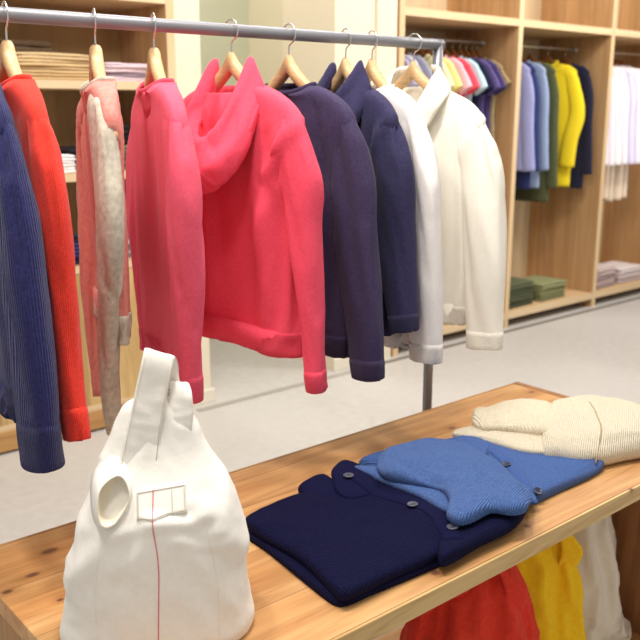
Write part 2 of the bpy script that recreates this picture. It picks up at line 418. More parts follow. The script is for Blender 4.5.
struct('baseboard_left', (2.094, 3.452, 0), (2.24, 3.47, .07), M_BASE, .004)
struct('baseboard_right', (3.02, 3.452, 0), (3.311, 3.47, .07), M_BASE, .004)
M_TRACK = plain('floor_track_metal', srgb(168, 162, 154), .5, .2, .25, 60)
struct('trim_1', (2.1, 3.37, 0), (3.1, 3.41, .003), M_TRACK)
struct('trim_2', (3.1, 3.385, 0), (7.5, 3.415, .004), plain('floor_joint', srgb(112, 104, 96), .6, 0, .05))

# ---- left shelving unit
def shelving(label, x, yf, yb, X0, X1, panels, shelves, rod=None, cab=None, mback=None, top=2.5):
    u = thing('shelving_unit', label, 'shelving unit', ((X0+X1)/2, (yf+yb)/2, 0)); ox, oy = u.location.x, u.location.y
    def bx(n, a, b_, c, d, e, f, m, bv=.0015, par=None): return box(n, (a-ox, c-oy, e), (b_-ox, d-oy, f), m, par or u, bv)
    bx('back_panel', X0, X1, yb-.015, yb, 0.02, top, mback or M_UNITB)
    for (a, b_, z0, z1) in panels:
        p = bx('side_panel', a, b_, yf+.003, yb-.016, z0, z1, M_UNITV2(ox, oy)); bx('edge_strip', a, b_, yf, yf+.003, z0, z1, M_UNITF, .0, p)
    for (a, b_, z, t) in shelves:
        p = bx('shelf', a, b_, yf+.004, yb-.016, z-t, z, M_UNIT); bx('edge_strip', a, b_, yf+.001, yf+.004, z-t, z, M_UNITE, .0, p)
    return u, bx
_uv = {}
def M_UNITV2(ox, oy):
    key = 'birch_ply_upright_%d' % int(ox*10)
    if key not in _uv:
        _uv[key] = wood(key, srgb(204, 164, 118), srgb(190, 150, 104), srgb(166, 122, 80), 'Z', 1.0, boards=('Y', .115, .3), rough=.5, bump=.05, contrast=.7, vary=.12,
                        knots=((5.5-ox, 3.80-oy, 1.78, .011, 1.3), (5.5-ox, 3.66-oy, 1.74, .012, 1.3), (5.5-ox, 3.62-oy, .75, .008, 1.3), (5.5-ox, 3.62-oy, .66, .008, 1.3), (5.5-ox, 3.66-oy, 2.03, .012, 1.3)))
    return _uv[key]
M_UNITE = wood('shelf_edge', srgb(228, 204, 168), srgb(220, 194, 154), srgb(204, 174, 130), 'X', 1.0, rough=.5, bump=.04, contrast=.4)
u, bx = shelving('pale wooden shelving unit with board-fronted cupboard base, left of the wall', 0, 3.46, 3.905, .55, 2.09,
    [(2.05, 2.09, .0, 2.5), (.55, .59, .0, 2.5)], [(.59, 2.05, 1.518, .033), (.59, 2.05, 1.142, .033), (.59, 2.05, .75, .03), (.59, 2.05, 1.885, .04), (.59, 2.05, .12, .03), (.59, 2.05, 2.3, .03)])
for a, b_ in ((.593, 1.315), (1.319, 1.69), (1.694, 2.047)):
    bx('cupboard_front', a, b_, 3.463, 3.481, .1, .718, M_CAB)
bx('base_board', .55, 2.09, 3.448, 3.459, .012, .095, wood('base_board', srgb(196, 152, 98), srgb(182, 138, 84), srgb(150, 104, 58), 'X', 1., rough=.5))
LU = u
# ---- right shelving unit with hanging bays
XD = (3.5, 4.525, 5.54, 6.56, 7.5)
u, bx = shelving('tall pale wooden unit of open hanging bays along the back wall', 0, 3.46, 4.066, XD[0]-.02, XD[-1]+.02,
    [(x-.02, x+.02, 0, 2.5) for x in XD], [s for i in range(4) for s in ((XD[i]+.02, XD[i+1]-.02, .105, .045), (XD[i]+.02, XD[i+1]-.02, 1.937, .042))], mback=wood('bay_back_board', srgb(222, 202, 168), srgb(214, 192, 156), srgb(200, 176, 138), 'Z', .7, rough=.6, contrast=.4))
RU = u
bx('plinth', XD[0], XD[-1], 3.56, 3.575, 0, .055, plain('dark_plinth', srgb(96, 78, 62), .7))
M_ROD = plain('rod_satin_steel', (.72, .70, .66, 1), .3, .8)
ROD_Y, ROD_Z = 3.74, 1.812
for i in range(4):
    a, b_ = XD[i]+.02-u.location.x, XD[i+1]-.02-u.location.x
    rd = tubeline('hanging_rod', [(a+(b_-a)*t/6, ROD_Y-u.location.y, ROD_Z) for t in range(7)], .0065, M_ROD, u, 14)
    for q in (a, b_):
        e = 1 if q == a else -1
        tubeline('rod_flange', [(q, ROD_Y-u.location.y, ROD_Z), (q+e*.008, ROD_Y-u.location.y, ROD_Z)], .02, M_ROD, rd, 16)

# ------------------------------------------------------------------ display table
TX, TY, TW, TD, TH, TT = .41, .845, 1.52, .6, .65, .034
def tk(x, y, r, st=1.8): return (x-TX, y-TY, TH-.0, r, st)
M_TOP = wood('table_top_cedar', srgb(222, 176, 120), srgb(200, 146, 90), srgb(160, 104, 58), 'X', 1.35, boards=('Y', .152, .12), rough=.42, bump=.1, vary=.16,
    knots=[tk(*p, r, st) for p, r, st in zip([(0.477,1.304),(0.425,1.280),(0.532,1.363),(0.993,0.877),(1.247,0.882),(1.529,1.314),(1.906,1.358),(0.480,1.203)], (.008, .007, .012, .009, .008, .008, .008, .005), (1.8, 1.5, 1.6, 1.2, 1.2, 1.5, 1.5, 1.5))])
M_EDGE = wood('table_edge_wood', srgb(226, 196, 142), srgb(214, 180, 120), srgb(172, 128, 72), 'X', 1.6, rough=.45, bump=.12, contrast=1.2,
    knots=[([(1.542,0.648)][0][0]-TX, 0, [(1.542,0.648)][0][1], .006, 1.2)])
M_END = wood('table_end_boards', srgb(202, 156, 100), srgb(184, 136, 80), srgb(140, 92, 50), 'Z', 1.3, boards=('Y', .12, .35), rough=.5, bump=.12, vary=.2,
    knots=((.0, .24, .47, .008, 1.5), (0, .1, .5, .006, 1.4)))
T = thing('display_table', 'low knotty wooden display table with a thick plank top under the folded knitwear', 'table', (TX, TY, 0))
top = box('table_top', (0, .004, TH-TT), (TW, TD, TH), M_TOP, T, .0035)
box('front_edge', (0.0, -.002, TH-TT), (TW, .0035, TH-.0005), M_EDGE, top, .0015)
box('end_panel', (.003, .004, 0), (.027, TD-.004, TH-TT-.0005), M_END, T, .003)
box('end_panel', (TW+.0005, .0, 0), (TW+.024, TD, TH), wood('table_end_grain', srgb(176, 124, 78), srgb(160, 108, 64), srgb(120, 76, 44), 'Z', 1.6, rough=.5), T, .003)
box('lower_shelf', (.0, .03, .05), (TW, TD-.02, .075), M_TOP, T, .002)
box('back_rail', (.0, TD-.03, .45), (TW, TD-.012, TH-TT-.001), M_END, T, .002)

# ------------------------------------------------------------------ clothes rack
RY, RZ = 1.52, 1.556
rk = thing('clothes_rack', 'grey painted tubular steel clothes rack holding the jumpers and hoodies', 'clothes rack', (1.0, RY, 0))
X1 = 1.663; X0 = .18; hw = .0145
hw = .0127
rl = tubeline('rail', [(X0-1.0-hw*.2+(X1-X0+hw*1.2)*t/8, 0, RZ) for t in range(9)], hw, M_RAIL, rk, 24)
for x in (X0, X1):
    tubeline('upright', [(x-1.0, 0, .022+(RZ+hw*.75-.022)*t/10) for t in range(11)], hw, M_RAIL, rk, 24)
    box('foot', (x-1.0-.015, -.055, 0), (x-1.0+.015, .3, .025), M_RAIL, rk, .003)
box('lower_bar', (X0-1.0+hw, .24, .005), (X1-1.0-hw, .262, .022), M_RAIL, rk, .002)

# ------------------------------------------------------------------ clothes on the rack
C = dict(
 navy=fabric('navy_blue_knit', srgb(36, 36, 78), 'rib', 1.2, uv=True, c2=srgb(54, 54, 108), bump=.7, sheen=.25),
 navyr=fabric('navy_blue_rib', srgb(34, 34, 74), 'rib', 1.6, uv=True, c2=srgb(50, 50, 100), bump=.8, sheen=.25),
 red=fabric('vermilion_knit', srgb(222, 56, 42), 'rib', 1.5, uv=True, bump=.4, sheen=.2),
 grey=fabric('oat_marl_jersey', srgb(172, 162, 144), 'jersey', .6, c2=srgb(206, 196, 180), bump=.5, rot=0),
 salmon=fabric('salmon_marl_jersey', srgb(208, 122, 112), 'jersey', .7, c2=srgb(222, 146, 134), bump=.5),
 blush=fabric('blush_marl_jersey', srgb(216, 180, 176), 'jersey', .7, c2=srgb(232, 208, 204), bump=.5),
 pink=fabric('rose_pink_jersey', srgb(230, 88, 112), 'jersey', 1, bump=.4, marl=.03),
 pinkr=fabric('rose_pink_rib', srgb(226, 82, 106), 'rib', 2.2, uv=True, bump=.5),
 coral=fabric('coral_pink_jersey', srgb(236, 80, 104), 'jersey', 1, bump=.45, marl=.03),
 coralr=fabric('coral_pink_rib', srgb(230, 74, 98), 'rib', 2.2, uv=True, bump=.5),
 purple=fabric('dusky_purple_jersey', srgb(60, 50, 80), 'jersey', 1, bump=.45, marl=.04),
 purpler=fabric('dusky_purple_rib', srgb(56, 47, 76), 'rib', 2.2, uv=True, bump=.5),
 indigo=fabric('indigo_jersey', srgb(50, 46, 78), 'jersey', 1, bump=.45, marl=.04),
 indigor=fabric('indigo_rib', srgb(46, 42, 72), 'rib', 2.2, uv=True, bump=.5),
 white=fabric('off_white_jersey', srgb(232, 226, 222), 'jersey', 1, bump=.45, marl=.02),
 whiter=fabric('off_white_rib', srgb(228, 222, 216), 'rib', 2.2, uv=True, bump=.5),
 cream=fabric('cream_jersey', srgb(242, 237, 224), 'jersey', 1, bump=.45, marl=.01),
 creamr=fabric('cream_rib', srgb(238, 232, 218), 'rib', 2.2, uv=True, bump=.5),
)
def std(hem=-.65, w=.185, T=.046, sh=.2, w0=0., shz=-.155, hl=None, wa=None):
    wa = wa or w-.01
    return [(-.116, -.11, .11, .026, 0), (-.133, -.147, .147, .024, 0), (-.153, -.174, .174, .024, 0), (-.184, -sh+.008, sh-.008, .026, 0), (-.24, -wa-.0, wa+.0, .035, w0*.3),
            (-.36, -wa, wa, .045, w0*.6), (-.5, -w, w, T, w0), (hem, -(hl or w), (hl or w), T, w0)]
def slv(*rows): return [(.08, 0, -.156, .022, .018), (.122, 0, -.171, .031, .018), (.155, 0, -.193, .039, .0225), (.176, 0, -.225, .043, .026)] + list(rows)
RS = dict(u=1)
def rackgarment(key, px, yaw, name, label, cat, hl, **kw):
    P = (px, RY, RZ-hw)
    make_hanger(hl, (px, RY, RZ), R(yaw))
    return make_garment(name, label, cat, (px, RY, RZ), R(yaw), **kw)

# navy blue knitted jumper, nearest the left edge
rackgarment('navy', .530, -98, 'knit_jumper', 'navy blue ribbed knit jumper at the far left end of the rail', 'jumper', 'pale wooden hanger inside the navy blue knit jumper', m=C['navy'], rib=C['navyr'], seed=2, T=.04,
    body=std(-.64, .19, .038, .2, w0=.0), right=slv((.196, 0, -.27, .046, .030), (.232, 0, -.42, .05, .034), (.252, 0, -.55, .047, .034), (.262, 0, -.685, .044, .03)), left='mirror', cuff=.07, hem_band=.06, amp=.008)
# red jumper
rackgarment('red', .590, -98.5, 'knit_jumper', 'vermilion red fine knit jumper on the rail beside the navy knit', 'jumper', 'pale wooden hanger inside the vermilion red jumper', m=C['red'], rib=C['red'], seed=3, T=.04,
    body=std(-.62, .185, .034, .2, w0=.0), right=slv((.196, 0, -.27, .044, .026), (.22, .0, -.42, .042, .026), (.242, 0, -.56, .036, .022), (.268, 0, -.655, .03, .016)), left='mirror', cuff=.05, hem_band=.05, amp=.006)
# two-tone marl top
mc = rackgarment('marl', .752, -110, 'marl_cardigan', 'oat grey and salmon pink marl cardigan on the rail', 'cardigan', 'pale wooden hanger inside the oat and salmon marl cardigan', m=C['salmon'], rib=C['grey'], seed=4, T=.04,
    body=std(-.55, .17, .030, .195, w0=.0), right=[(.04, -.006, -.146, .028, .02), (.10, -.008, -.165, .04, .023), (.142, -.01, -.19, .046, .024), (.17, -.012, -.25, .048, .024), (.19, -.014, -.35, .055, .025), (.17, -.02, -.45, .04, .022), (.14, -.022, -.58, .026, .02), (.115, -.022, -.725, .012, .012)], left='mirror', cuff=.0, hem_band=.05, sleeve_m=C['grey'], amp=.006)
for o_ in mc.children:
    if o_.name.startswith('sleeve') and o_.data.vertices[400].co.x < 0: o_.data.materials[0] = C['salmon']
# rose pink jumper
rackgarment('pink', .872, -108, 'sweatshirt', 'plain rose pink sweatshirt seen nearly edge-on, left of the hooded one', 'sweatshirt', 'pale wooden hanger inside the plain rose pink sweatshirt', m=C['pink'], rib=C['pinkr'], seed=5,
    body=std(-.655, .182, .036, .2, w0=.004), right=slv((.192, 0, -.26, .045, .03), (.200, 0, -.36, .045, .034), (.198, -.0, -.5, .034, .030), (.188, -.0, -.668, .024, .022)), left='mirror', cuff=.05, hem_band=.045)
# coral hoodie
hood_creases = ((.185, -.19, .10, -.30, .016, .013), (.19, -.20, .09, -.34, .018, -.016), (.12, -.28, .04, -.60, .022, .012), (.06, -.2, .0, -.6, .024, -.012), (-.06, -.3, -.08, -.62, .022, .012), (.15, -.33, .14, -.6, .018, -.010), (.2, 1.38-1.556, .09, 1.25-1.556, .014, .007), (.19, 1.36-1.556, .06, 1.10-1.556, .02, .008), (.17, 1.27-1.556, .03, .98-1.556, .022, -.007), (-.05, 1.22-1.556, -.06, .93-1.556, .018, .008), (.10, 1.2-1.556, .10, .95-1.556, .02, .006), (.19, 1.37-1.556, .17, 1.33-1.556, .01, -.003))
hd = rackgarment('hoodie', 1.049, -82, 'hoodie', 'coral pink hooded sweatshirt seen from its hood side, largest garment on the rail', 'hoodie', 'pale wooden hanger showing inside the coral pink hood', m=C['coral'], rib=C['coralr'], seed=6,
    body=std(-.635, .178, .05, .2, w0=-.0, wa=.168), right=slv((.190, -.0, -.27, .05, .030), (.204, -.0, -.37, .038, .032), (.220, 0, -.5, .025, .032), (.230, 0, -.60, .018, .028), (.234, 0, -.692, .015, .024)), left='mirror', hem_band=.048, creases=hood_creases, amp=.009, collar=0)
def make_hood(parent, m, loops, seed, uo=0., na=60, nt_=44, thick=.005, amp=.006):
    """soft hood hanging behind the neck: loops = (half width, top z, sag, bulge towards -y, back y, skew)"""
    P = catmull([(l[2], l[3], l[1], l[0], l[4], l[5]) for l in loops], nt_); v = []
    for i in range(nt_):
        sag, W, zt, U, yb, sk = P[i]
        for j in range(na):
            a = -1+2*j/(na-1); s = math.sin(a*math.pi/2); c = max(0, math.cos(a*math.pi/2))
            x = uo+U*s+sk*c; z = zt-sag*c**.5; fo = .0075*math.sin(i/nt_*2*math.pi*3.6+a*1.2)*c**.4*min(1, i/8); y = yb-W*c**.55-fo; z += fo*.8; x += fo*.7*s
            q = noise.noise(Vector((x*13+seed, z*5, i*.05)))*amp*c**.5 + amp*.6*ridged(Vector((x*26+seed, z*8, 3.3)))*c**.5
            v.append((x, y-q, z))
    f = []
    for i in range(nt_-1):
        for j in range(na-1): f.append((i*na+j, i*na+j+1, (i+1)*na+j+1, (i+1)*na+j))
    o = make('hood', v, f, m, parent)
    def edge(i):
        a = abs(-1+2*(i % na)/(na-1)); return max(.22, sstep(.72, .98, a), 1-sstep(0, .1, (i//na)/nt_))
    queue_sim(o, [edge(i) for i in range(len(v))], .06)
    POST.append((o, thick)); return o
HOOD = [(.080, -.102, .02, .034, .0, 0), (.094, -.112, .10, .062, .0, .01), (.097, -.114, .17, .085, .0, .016), (.094, -.106, .198, .102, .0, .016), (.086, -.09, .186, .115, .0, .014),
        (.074, -.070, .168, .116, .0, .01), (.060, -.052, .150, .108, .002, .006), (.049, -.050, .150, .095, .004, .004), (.042, -.064, .165, .078, .004, 0), (.038, -.09, .17, .066, .004, 0)]
make_hood(hd, C['coral'], HOOD, 6)
# dusky purple sweatshirt
rackgarment('purple', 1.197, -86, 'sweatshirt', 'dusky purple raglan sweatshirt hanging just right of the coral hoodie', 'sweatshirt', 'pale wooden hanger inside the dusky purple sweatshirt', m=C['purple'], rib=C['purpler'], seed=8,
    body=std(-.66, .18, .045, .198), right=slv((.190, 0, -.27, .048, .030), (.200, 0, -.38, .052, .034), (.218, 0, -.52, .047, .034), (.234, 0, -.60, .042, .032), (.242, 0, -.69, .036, .028)), left='mirror', hem_band=.045,
    creases=((.09, -.105, .16, -.36, .008, -.006), (.16, -.25, .1, -.5, .018, .006)), amp=.008)
# indigo hoodie
h2 = rackgarment('dark', 1.359, -98, 'hoodie', 'dark indigo hooded sweatshirt between the purple sweatshirt and the white one', 'hoodie', 'pale wooden hanger inside the dark indigo hoodie', m=C['indigo'], rib=C['indigor'], seed=9,
    body=std(-.63, .18, .045, .2), right=slv((.190, 0, -.26, .048, .030), (.198, 0, -.38, .05, .034), (.216, 0, -.5, .044, .034), (.242, 0, -.61, .032, .028)), left='mirror', hem_band=.045,
    creases=((.19, -.16, .12, -.3, .014, .007), (.16, -.2, .08, -.45, .018, .007)), amp=.008, collar=0)
HOOD2 = [(.080, -.102, .02, .034, .0, 0), (.098, -.110, .08, .055, .0, 0), (.104, -.112, .13, .074, .0, 0), (.100, -.100, .155, .09, .0, 0), (.090, -.084, .145, .1, .0, 0),
        (.075, -.064, .125, .098, .0, 0), (.060, -.048, .11, .088, .002, 0), (.048, -.05, .11, .074, .004, 0), (.04, -.07, .12, .06, .004, 0)]
make_hood(h2, C['indigo'], HOOD2, 9)
# off white sweatshirt
rackgarment('offw', 1.44, -99, 'sweatshirt', 'off-white sweatshirt hanging behind the dark indigo hoodie', 'sweatshirt', 'pale wooden hanger inside the off-white sweatshirt', m=C['white'], rib=C['whiter'], seed=10,
    body=std(-.68, .185, .045, .2), right=slv((.192, 0, -.27, .048, .030), (.208, 0, -.4, .050, .034), (.222, 0, -.55, .047, .034), (.234, 0, -.692, .042, .028)), left='mirror', hem_band=.045, amp=.008)
# cream shawl collared top
cr = rackgarment('cream', 1.578, -79, 'sweatshirt', 'cream sweatshirt with a deep shawl collar, last on the rail by the upright', 'sweatshirt', 'pale wooden hanger in the open collar of the cream sweatshirt', m=C['cream'], rib=C['creamr'], seed=11,
    body=std(-.655, .175, .048, .205), right=slv((.196, 0, -.27, .048, .030), (.206, 0, -.36, .050, .034), (.218, 0, -.53, .048, .034), (.230, 0, -.702, .044, .030)), left='mirror', hem_band=.045, collar=0,
    creases=((.2, -.16, .1, -.34, .014, .006), (.18, -.22, .08, -.5, .018, .005)), amp=.007, drop=.06, neck=(.078, .034, -.100))

# ------------------------------------------------------------------ helpers that lay bands, patches and buttons on a built surface
from mathutils.bvhtree import BVHTree
def bvh(*objs):
    vs, fs, off = [], [], 0
    for o in objs:
        vs += [v.co.copy() for v in o.data.vertices]; fs += [tuple(i+off for i in p.vertices) for p in o.data.polygons]; off = len(vs)
    return BVHTree.FromPolygons(vs, fs)
def hit(t, org, d):
    h = t.ray_cast(Vector(org), Vector(d)); return (h[0], h[1]) if h[0] is not None else (None, None)
def stitched_grid(name, P, n, k, th, m, parent, off=0.):
    """P[i][j] surface points with normals -> thin raised band with closed sides"""
    v = []; 
    for i in range(n):
        for j in range(k):
            p, nn = P[i][j]; v.append(p+nn*(off+th*(1 if 0 < j < k-1 and 0 < i < n-1 else .35)))
    for i in range(n):
        for j in range(k):
            p, nn = P[i][j]; v.append(p+nn*(off-.004))
    f = []; o = n*k
    for i in range(n-1):
        for j in range(k-1):
            a, b, c, d = i*k+j, i*k+j+1, (i+1)*k+j+1, (i+1)*k+j
            f.append((a, b, c, d)); f.append((o+d, o+c, o+b, o+a))
    for i in range(n-1):
        f.append((i*k, (i+1)*k, o+(i+1)*k, o+i*k)); f.append(((i+1)*k+k-1, i*k+k-1, o+i*k+k-1, o+(i+1)*k+k-1))
    for j in range(k-1):
        f.append((j+1, j, o+j, o+j+1)); f.append(((n-1)*k+j, (n-1)*k+j+1, o+(n-1)*k+j+1, o+(n-1)*k+j))
    return make(name, v, f, m, parent)
def band_top(name, tree, path, hw, th, m, parent, n=44, k=7, zfall=0.02):
    """band following a surface seen from above; path in local xy"""
    P = catmull([(a, b, 0) for a, b in path], n); G_ = []
    last = Vector((0, 0, zfall))
    for i in range(n):
        t = P[min(n-1, i+1)]-P[max(0, i-1)]; t /= np.linalg.norm(t); s = Vector((-t[1], t[0], 0)); row = []
        for j in range(k):
            q = Vector(P[i])+s*hw*(2*j/(k-1)-1); h, nn = hit(tree, (q.x, q.y, .5), (0, 0, -1))
            if h is None: h, nn = Vector((q.x, q.y, last.z)), Vector((0, 0, 1))
            if nn.z < 0: nn = -nn
            nn = (nn+Vector((0, 0, 1.5))).normalized(); last = h; row.append((h, nn))
        G_.append(row)
    return stitched_grid(name, G_, n, k, th, m, parent)
def button(tree, x, y, r, m, parent, off=.003, label=None):
    h, nn = hit(tree, (x, y, .5), (0, 0, -1))
    if h is None: return
    if nn.z < 0: nn = -nn
    prof = [(0, 0), (r*.35, .0), (r*.55, .0004), (r*.72, .0012), (r*.9, .0016), (r, .0008), (r*.98, -.001), (r*.6, -.0025), (0, -.0025)]
    v = []; k = 20
    for a, b in prof:
        for j in range(k): v.append((a*math.cos(2*math.pi*j/k), a*math.sin(2*math.pi*j/k), b))
    o = make('button', v, gridfaces(len(prof), k), m, parent)
    o.location = h+nn*(off+.0022); o.rotation_euler = nn.to_track_quat('Z', 'Y').to_euler()
    for a in range(4):
        c = Vector((math.cos(a*1.571+.5), math.sin(a*1.571+.5), 0))*r*.28
        bpy_h = box('buttonhole', (c.x-r*.08, c.y-r*.08, .0001), (c.x+r*.08, c.y+r*.08, .0005), M_DARK, o, 0)
    return o
M_DARK = plain('button_thread', srgb(22, 22, 34), .9)

def slab(name, outline, z0, t, m, parent, seg, slope=(0, 0), dome=.004, seed=1, amp=.003, org=(0, 0), n=110, r=.8, bulge=None, crease=(), ridges=None, lip=0.):
    """soft folded layer: outline in table xy, rounded folded edges, gently uneven top"""
    ox, oy = parent.location.x, parent.location.y; bz = parent.location.z
    O = loop_smooth(outline, n, r); A, B = Vector(seg[0]), Vector(seg[1]); rr = (bulge or t*.5)
    prof = [(.03, 0), (rr*.9, 0), (rr*.45, .03), (rr*.15, .2), (0, .5), (rr*.15, .8), (rr*.5, .97), (rr*1.1, 1.03)]
    rows = []; prow = [(d, None, h) for d, h in prof] + [(None, q, 1) for q in (.2, .28, .36, .44, .52, .6, .68, .76, .84, .92, .97, 1.0)]
    v = []
    for d, q, h in prow:
        for (x, y) in O:
            p = Vector((x, y)); ab = B-A; tt = max(0, min(1, (p-A).dot(ab)/ab.length_squared)); tt = (round(tt*14)/14 if q == 1.0 else tt); c = A+ab*tt; L = (c-p).length
            f = min(.18, d/L) if d is not None else max(q, min(.18, rr*1.1/L)+.001)
            pt = p.lerp(c, f); edge = f
            zz = z0-bz+slope[0]*(pt.x-A.x)+slope[1]*(pt.y-A.y)
            up = h*t + (dome*math.sin(min(1, f*1.3)*1.57) if h == 1 else 0)
            if h >= .5:
                up += amp*noise.noise(Vector((pt.x*14+seed, pt.y*14, seed)))*1.6*min(1, h)+amp*.5*ridged(Vector((pt.x*22+seed*2, pt.y*22, 0)))
                for (x0, y0, x1, y1, wd, dp) in crease:
                    a = Vector((x0, y0)); b = Vector((x1, y1)); e = b-a; u_ = max(0, min(1, (pt-a).dot(e)/e.length_squared)); up += dp*math.exp(-((pt-a-e*u_).length/wd)**2)
            if ridges and h > .1:
                ang, per, hh = ridges; up += hh*math.sin(2*math.pi*((pt.x*math.cos(ang)+pt.y*math.sin(ang))/per+.25*noise.noise(Vector((pt.x*8, pt.y*8, 1)))))
            v.append((pt.x-ox, pt.y-oy, zz+up))
    fc = gridfaces(len(prow), n, cap=False)+[tuple(range(n))[::-1]]
    o = make(name, v, fc, m, parent)
    bm = bmesh.new(); bm.from_mesh(o.data); bmesh.ops.remove_doubles(bm, verts=bm.verts, dist=1e-5); bmesh.ops.dissolve_degenerate(bm, edges=bm.edges, dist=1e-6)
    top_ = [q_ for q_ in bm.verts if (Vector((q_.co.x+ox, q_.co.y+oy))-A).length < 9 and q_.normal.z > .3]
    for _ in range(3): bmesh.ops.smooth_vert(bm, verts=top_, factor=.4, use_axis_z=True)
    bmesh.ops.recalc_face_normals(bm, faces=bm.faces); bm.to_mesh(o.data); bm.free(); o.data.shade_smooth()
    return o

# ------------------------------------------------------------------ folded knitwear on the table
M_NAVYK = fabric('midnight_navy_knit', srgb(11, 12, 40), 'rib', 1.25, rot=-38, c2=srgb(18, 20, 60), bump=.8, sheen=.0, dist_=.0013)
M_NAVYP = fabric('midnight_navy_placket', srgb(12, 13, 44), 'rib', 1.6, rot=20, c2=srgb(19, 21, 62), bump=.5, sheen=.0)
M_BLUEK = fabric('cornflower_blue_knit', srgb(64, 92, 148), 'rib', 1.3, rot=70, c2=srgb(86, 116, 172), bump=.8, sheen=.1, dist_=.0014)
M_BLUEB = fabric('cornflower_blue_body_knit', srgb(56, 84, 142), 'rib', 1.5, rot=-30, c2=srgb(76, 106, 164), bump=.6, sheen=.15)
M_CREAMK = fabric('ecru_knit', srgb(218, 206, 180), 'rib', 1.2, rot=60, c2=srgb(234, 225, 204), bump=.8, sheen=.1, dist_=.0018)
M_BTN = plain('navy_horn_button', srgb(84, 86, 98), .3, 0, .1)
M_BTN2 = plain('blue_button', srgb(34, 44, 72), .3, 0, .1)
def Zp(l): return l
nv = thing('folded_cardigan', 'midnight navy ribbed cardigan folded nearest the white tote on the table', 'cardigan', (1.02, 1.0, TH), 0)
n_low = slab('body', [(0.823,1.187),(0.816,1.106),(0.804,1.004),(0.796,0.914),(0.809,0.895),(0.861,0.892),(0.953,0.886),(1.060,0.882),(1.176,0.889),(1.295,0.916),(1.341,0.982),(1.317,1.079),(1.246,1.152),(1.132,1.184),(1.058,1.222),(0.944,1.223),(0.870,1.219)], TH, .014, M_NAVYK, nv, [(0.884,1.047),(1.171,0.979)], seed=2, amp=.001)
n_up = slab('front_panel', [(0.824,1.182),(0.821,1.024),(0.798,0.906),(0.810,0.888),(0.908,0.888),(1.026,0.887),(1.127,0.937),(1.173,1.007),(1.183,1.094),(1.157,1.166),(1.077,1.183),(1.013,1.200),(0.926,1.215),(0.866,1.210)], TH+.0135, .020, M_NAVYK, nv, [(0.901,1.053),(1.084,1.000)], seed=5, amp=.003, dome=.005,
    crease=[(.72, 1.13, .80, 1.0, .02, .004)])
n_roll = slab('side_fold', [(0.989,0.865),(1.090,0.865),(1.187,0.866),(1.269,0.898),(1.311,0.949),(1.289,1.004),(1.236,1.024),(1.173,1.007),(1.068,0.937)], TH+.0135, .024, M_NAVYK, nv, [(1.108,0.903),(1.218,0.924)], seed=6, amp=.002)
n_cuff = slab('cuff', [(0.994,1.245),(1.030,1.258),(1.071,1.256),(1.054,1.182),(1.007,1.140),(0.973,1.158),(0.964,1.188)], TH+.012, .020, M_NAVYP, nv, [(1.004,1.213),(1.030,1.190)], seed=7, amp=.001)
n_tab = slab('collar', [(1.071,1.234),(1.108,1.257),(1.136,1.261),(1.140,1.216),(1.104,1.131),(1.060,1.108),(1.017,1.122),(1.023,1.164)], TH+.032, .010, M_NAVYP, nv, [(1.077,1.198),(1.077,1.154)], seed=8, amp=.0015)
tr = bvh(n_low, n_up, n_roll, n_tab)
loc_ = lambda l: [(a-1.02, b-1.0) for a, b in l]
band_top('placket', tr, loc_([(1.089,1.191),(1.077,1.104),(1.094,1.049),(1.099,0.995),(1.079,0.938),(1.043,0.886)]), .017, .003, M_NAVYP, nv)
for (a, b) in loc_([(1.070,1.180),(1.085,1.020),(1.072,0.911)]): button(tr, a, b, .0105, M_BTN, nv, .003)

bl = thing('folded_cardigan', 'cornflower blue knitted cardigan folded in the middle, sleeve laid on top', 'cardigan', (1.32, 1.15, TH), 0)
b_low = slab('body', [(1.448,1.213),(1.544,1.181),(1.597,1.136),(1.632,1.026),(1.618,0.961),(1.577,0.931),(1.513,0.923),(1.411,0.925),(1.332,0.926),(1.340,0.955),(1.354,1.018),(1.388,1.112)], TH+.001, .022, M_BLUEB, bl, [(1.452,1.109),(1.527,0.981)], seed=12, amp=.002, dome=.006)
b_back = slab('back_panel', [(1.173,1.264),(1.239,1.266),(1.365,1.235),(1.471,1.209),(1.452,1.131),(1.354,1.083),(1.251,1.130),(1.199,1.200)], TH+.001, .033, M_BLUEB, bl, [(1.249,1.214),(1.397,1.147)], seed=11, amp=.001)
b_low2 = slab('front_panel', [(1.117,1.216),(1.150,1.175),(1.251,1.104),(1.312,0.999),(1.307,0.928),(1.268,0.890),(1.236,0.884),(1.223,0.917),(1.160,0.948),(1.114,0.960),(1.122,1.037),(1.117,1.126)], TH+.034, .014, M_BLUEK, bl, [(1.169,1.109),(1.260,0.946)], seed=13, amp=.002)
b_sl = slab('sleeve', [(1.129,1.162),(1.167,1.192),(1.218,1.206),(1.311,1.188),(1.347,1.113),(1.320,1.007),(1.281,0.925),(1.234,0.871),(1.201,0.855),(1.175,0.866),(1.155,0.894),(1.100,0.893),(1.072,0.901),(1.078,0.932),(1.123,0.965),(1.152,1.015),(1.122,1.090),(1.114,1.129)], TH+.047, .020, M_BLUEK, bl, [(1.183,1.137),(1.213,0.946)], seed=14, amp=.006, dome=.006,
    crease=[[(1.146,1.114),(1.163,0.988)][0]+[(1.146,1.114),(1.163,0.988)][1]+(.008, -.006), [(1.261,1.170),(1.250,0.976)][0]+[(1.261,1.170),(1.250,0.976)][1]+(.007, .004)])
loc2 = lambda l: [(a-1.32, b-1.15) for a, b in l]
tb = bvh(b_low)
band_top('placket', tb, loc2([(1.454,1.173),(1.426,1.089),(1.383,1.013),(1.295,0.913)]), .016, .0035, fabric('cornflower_blue_placket', srgb(60, 88, 146), 'rib', 1.6, rot=50, bump=.5), bl)
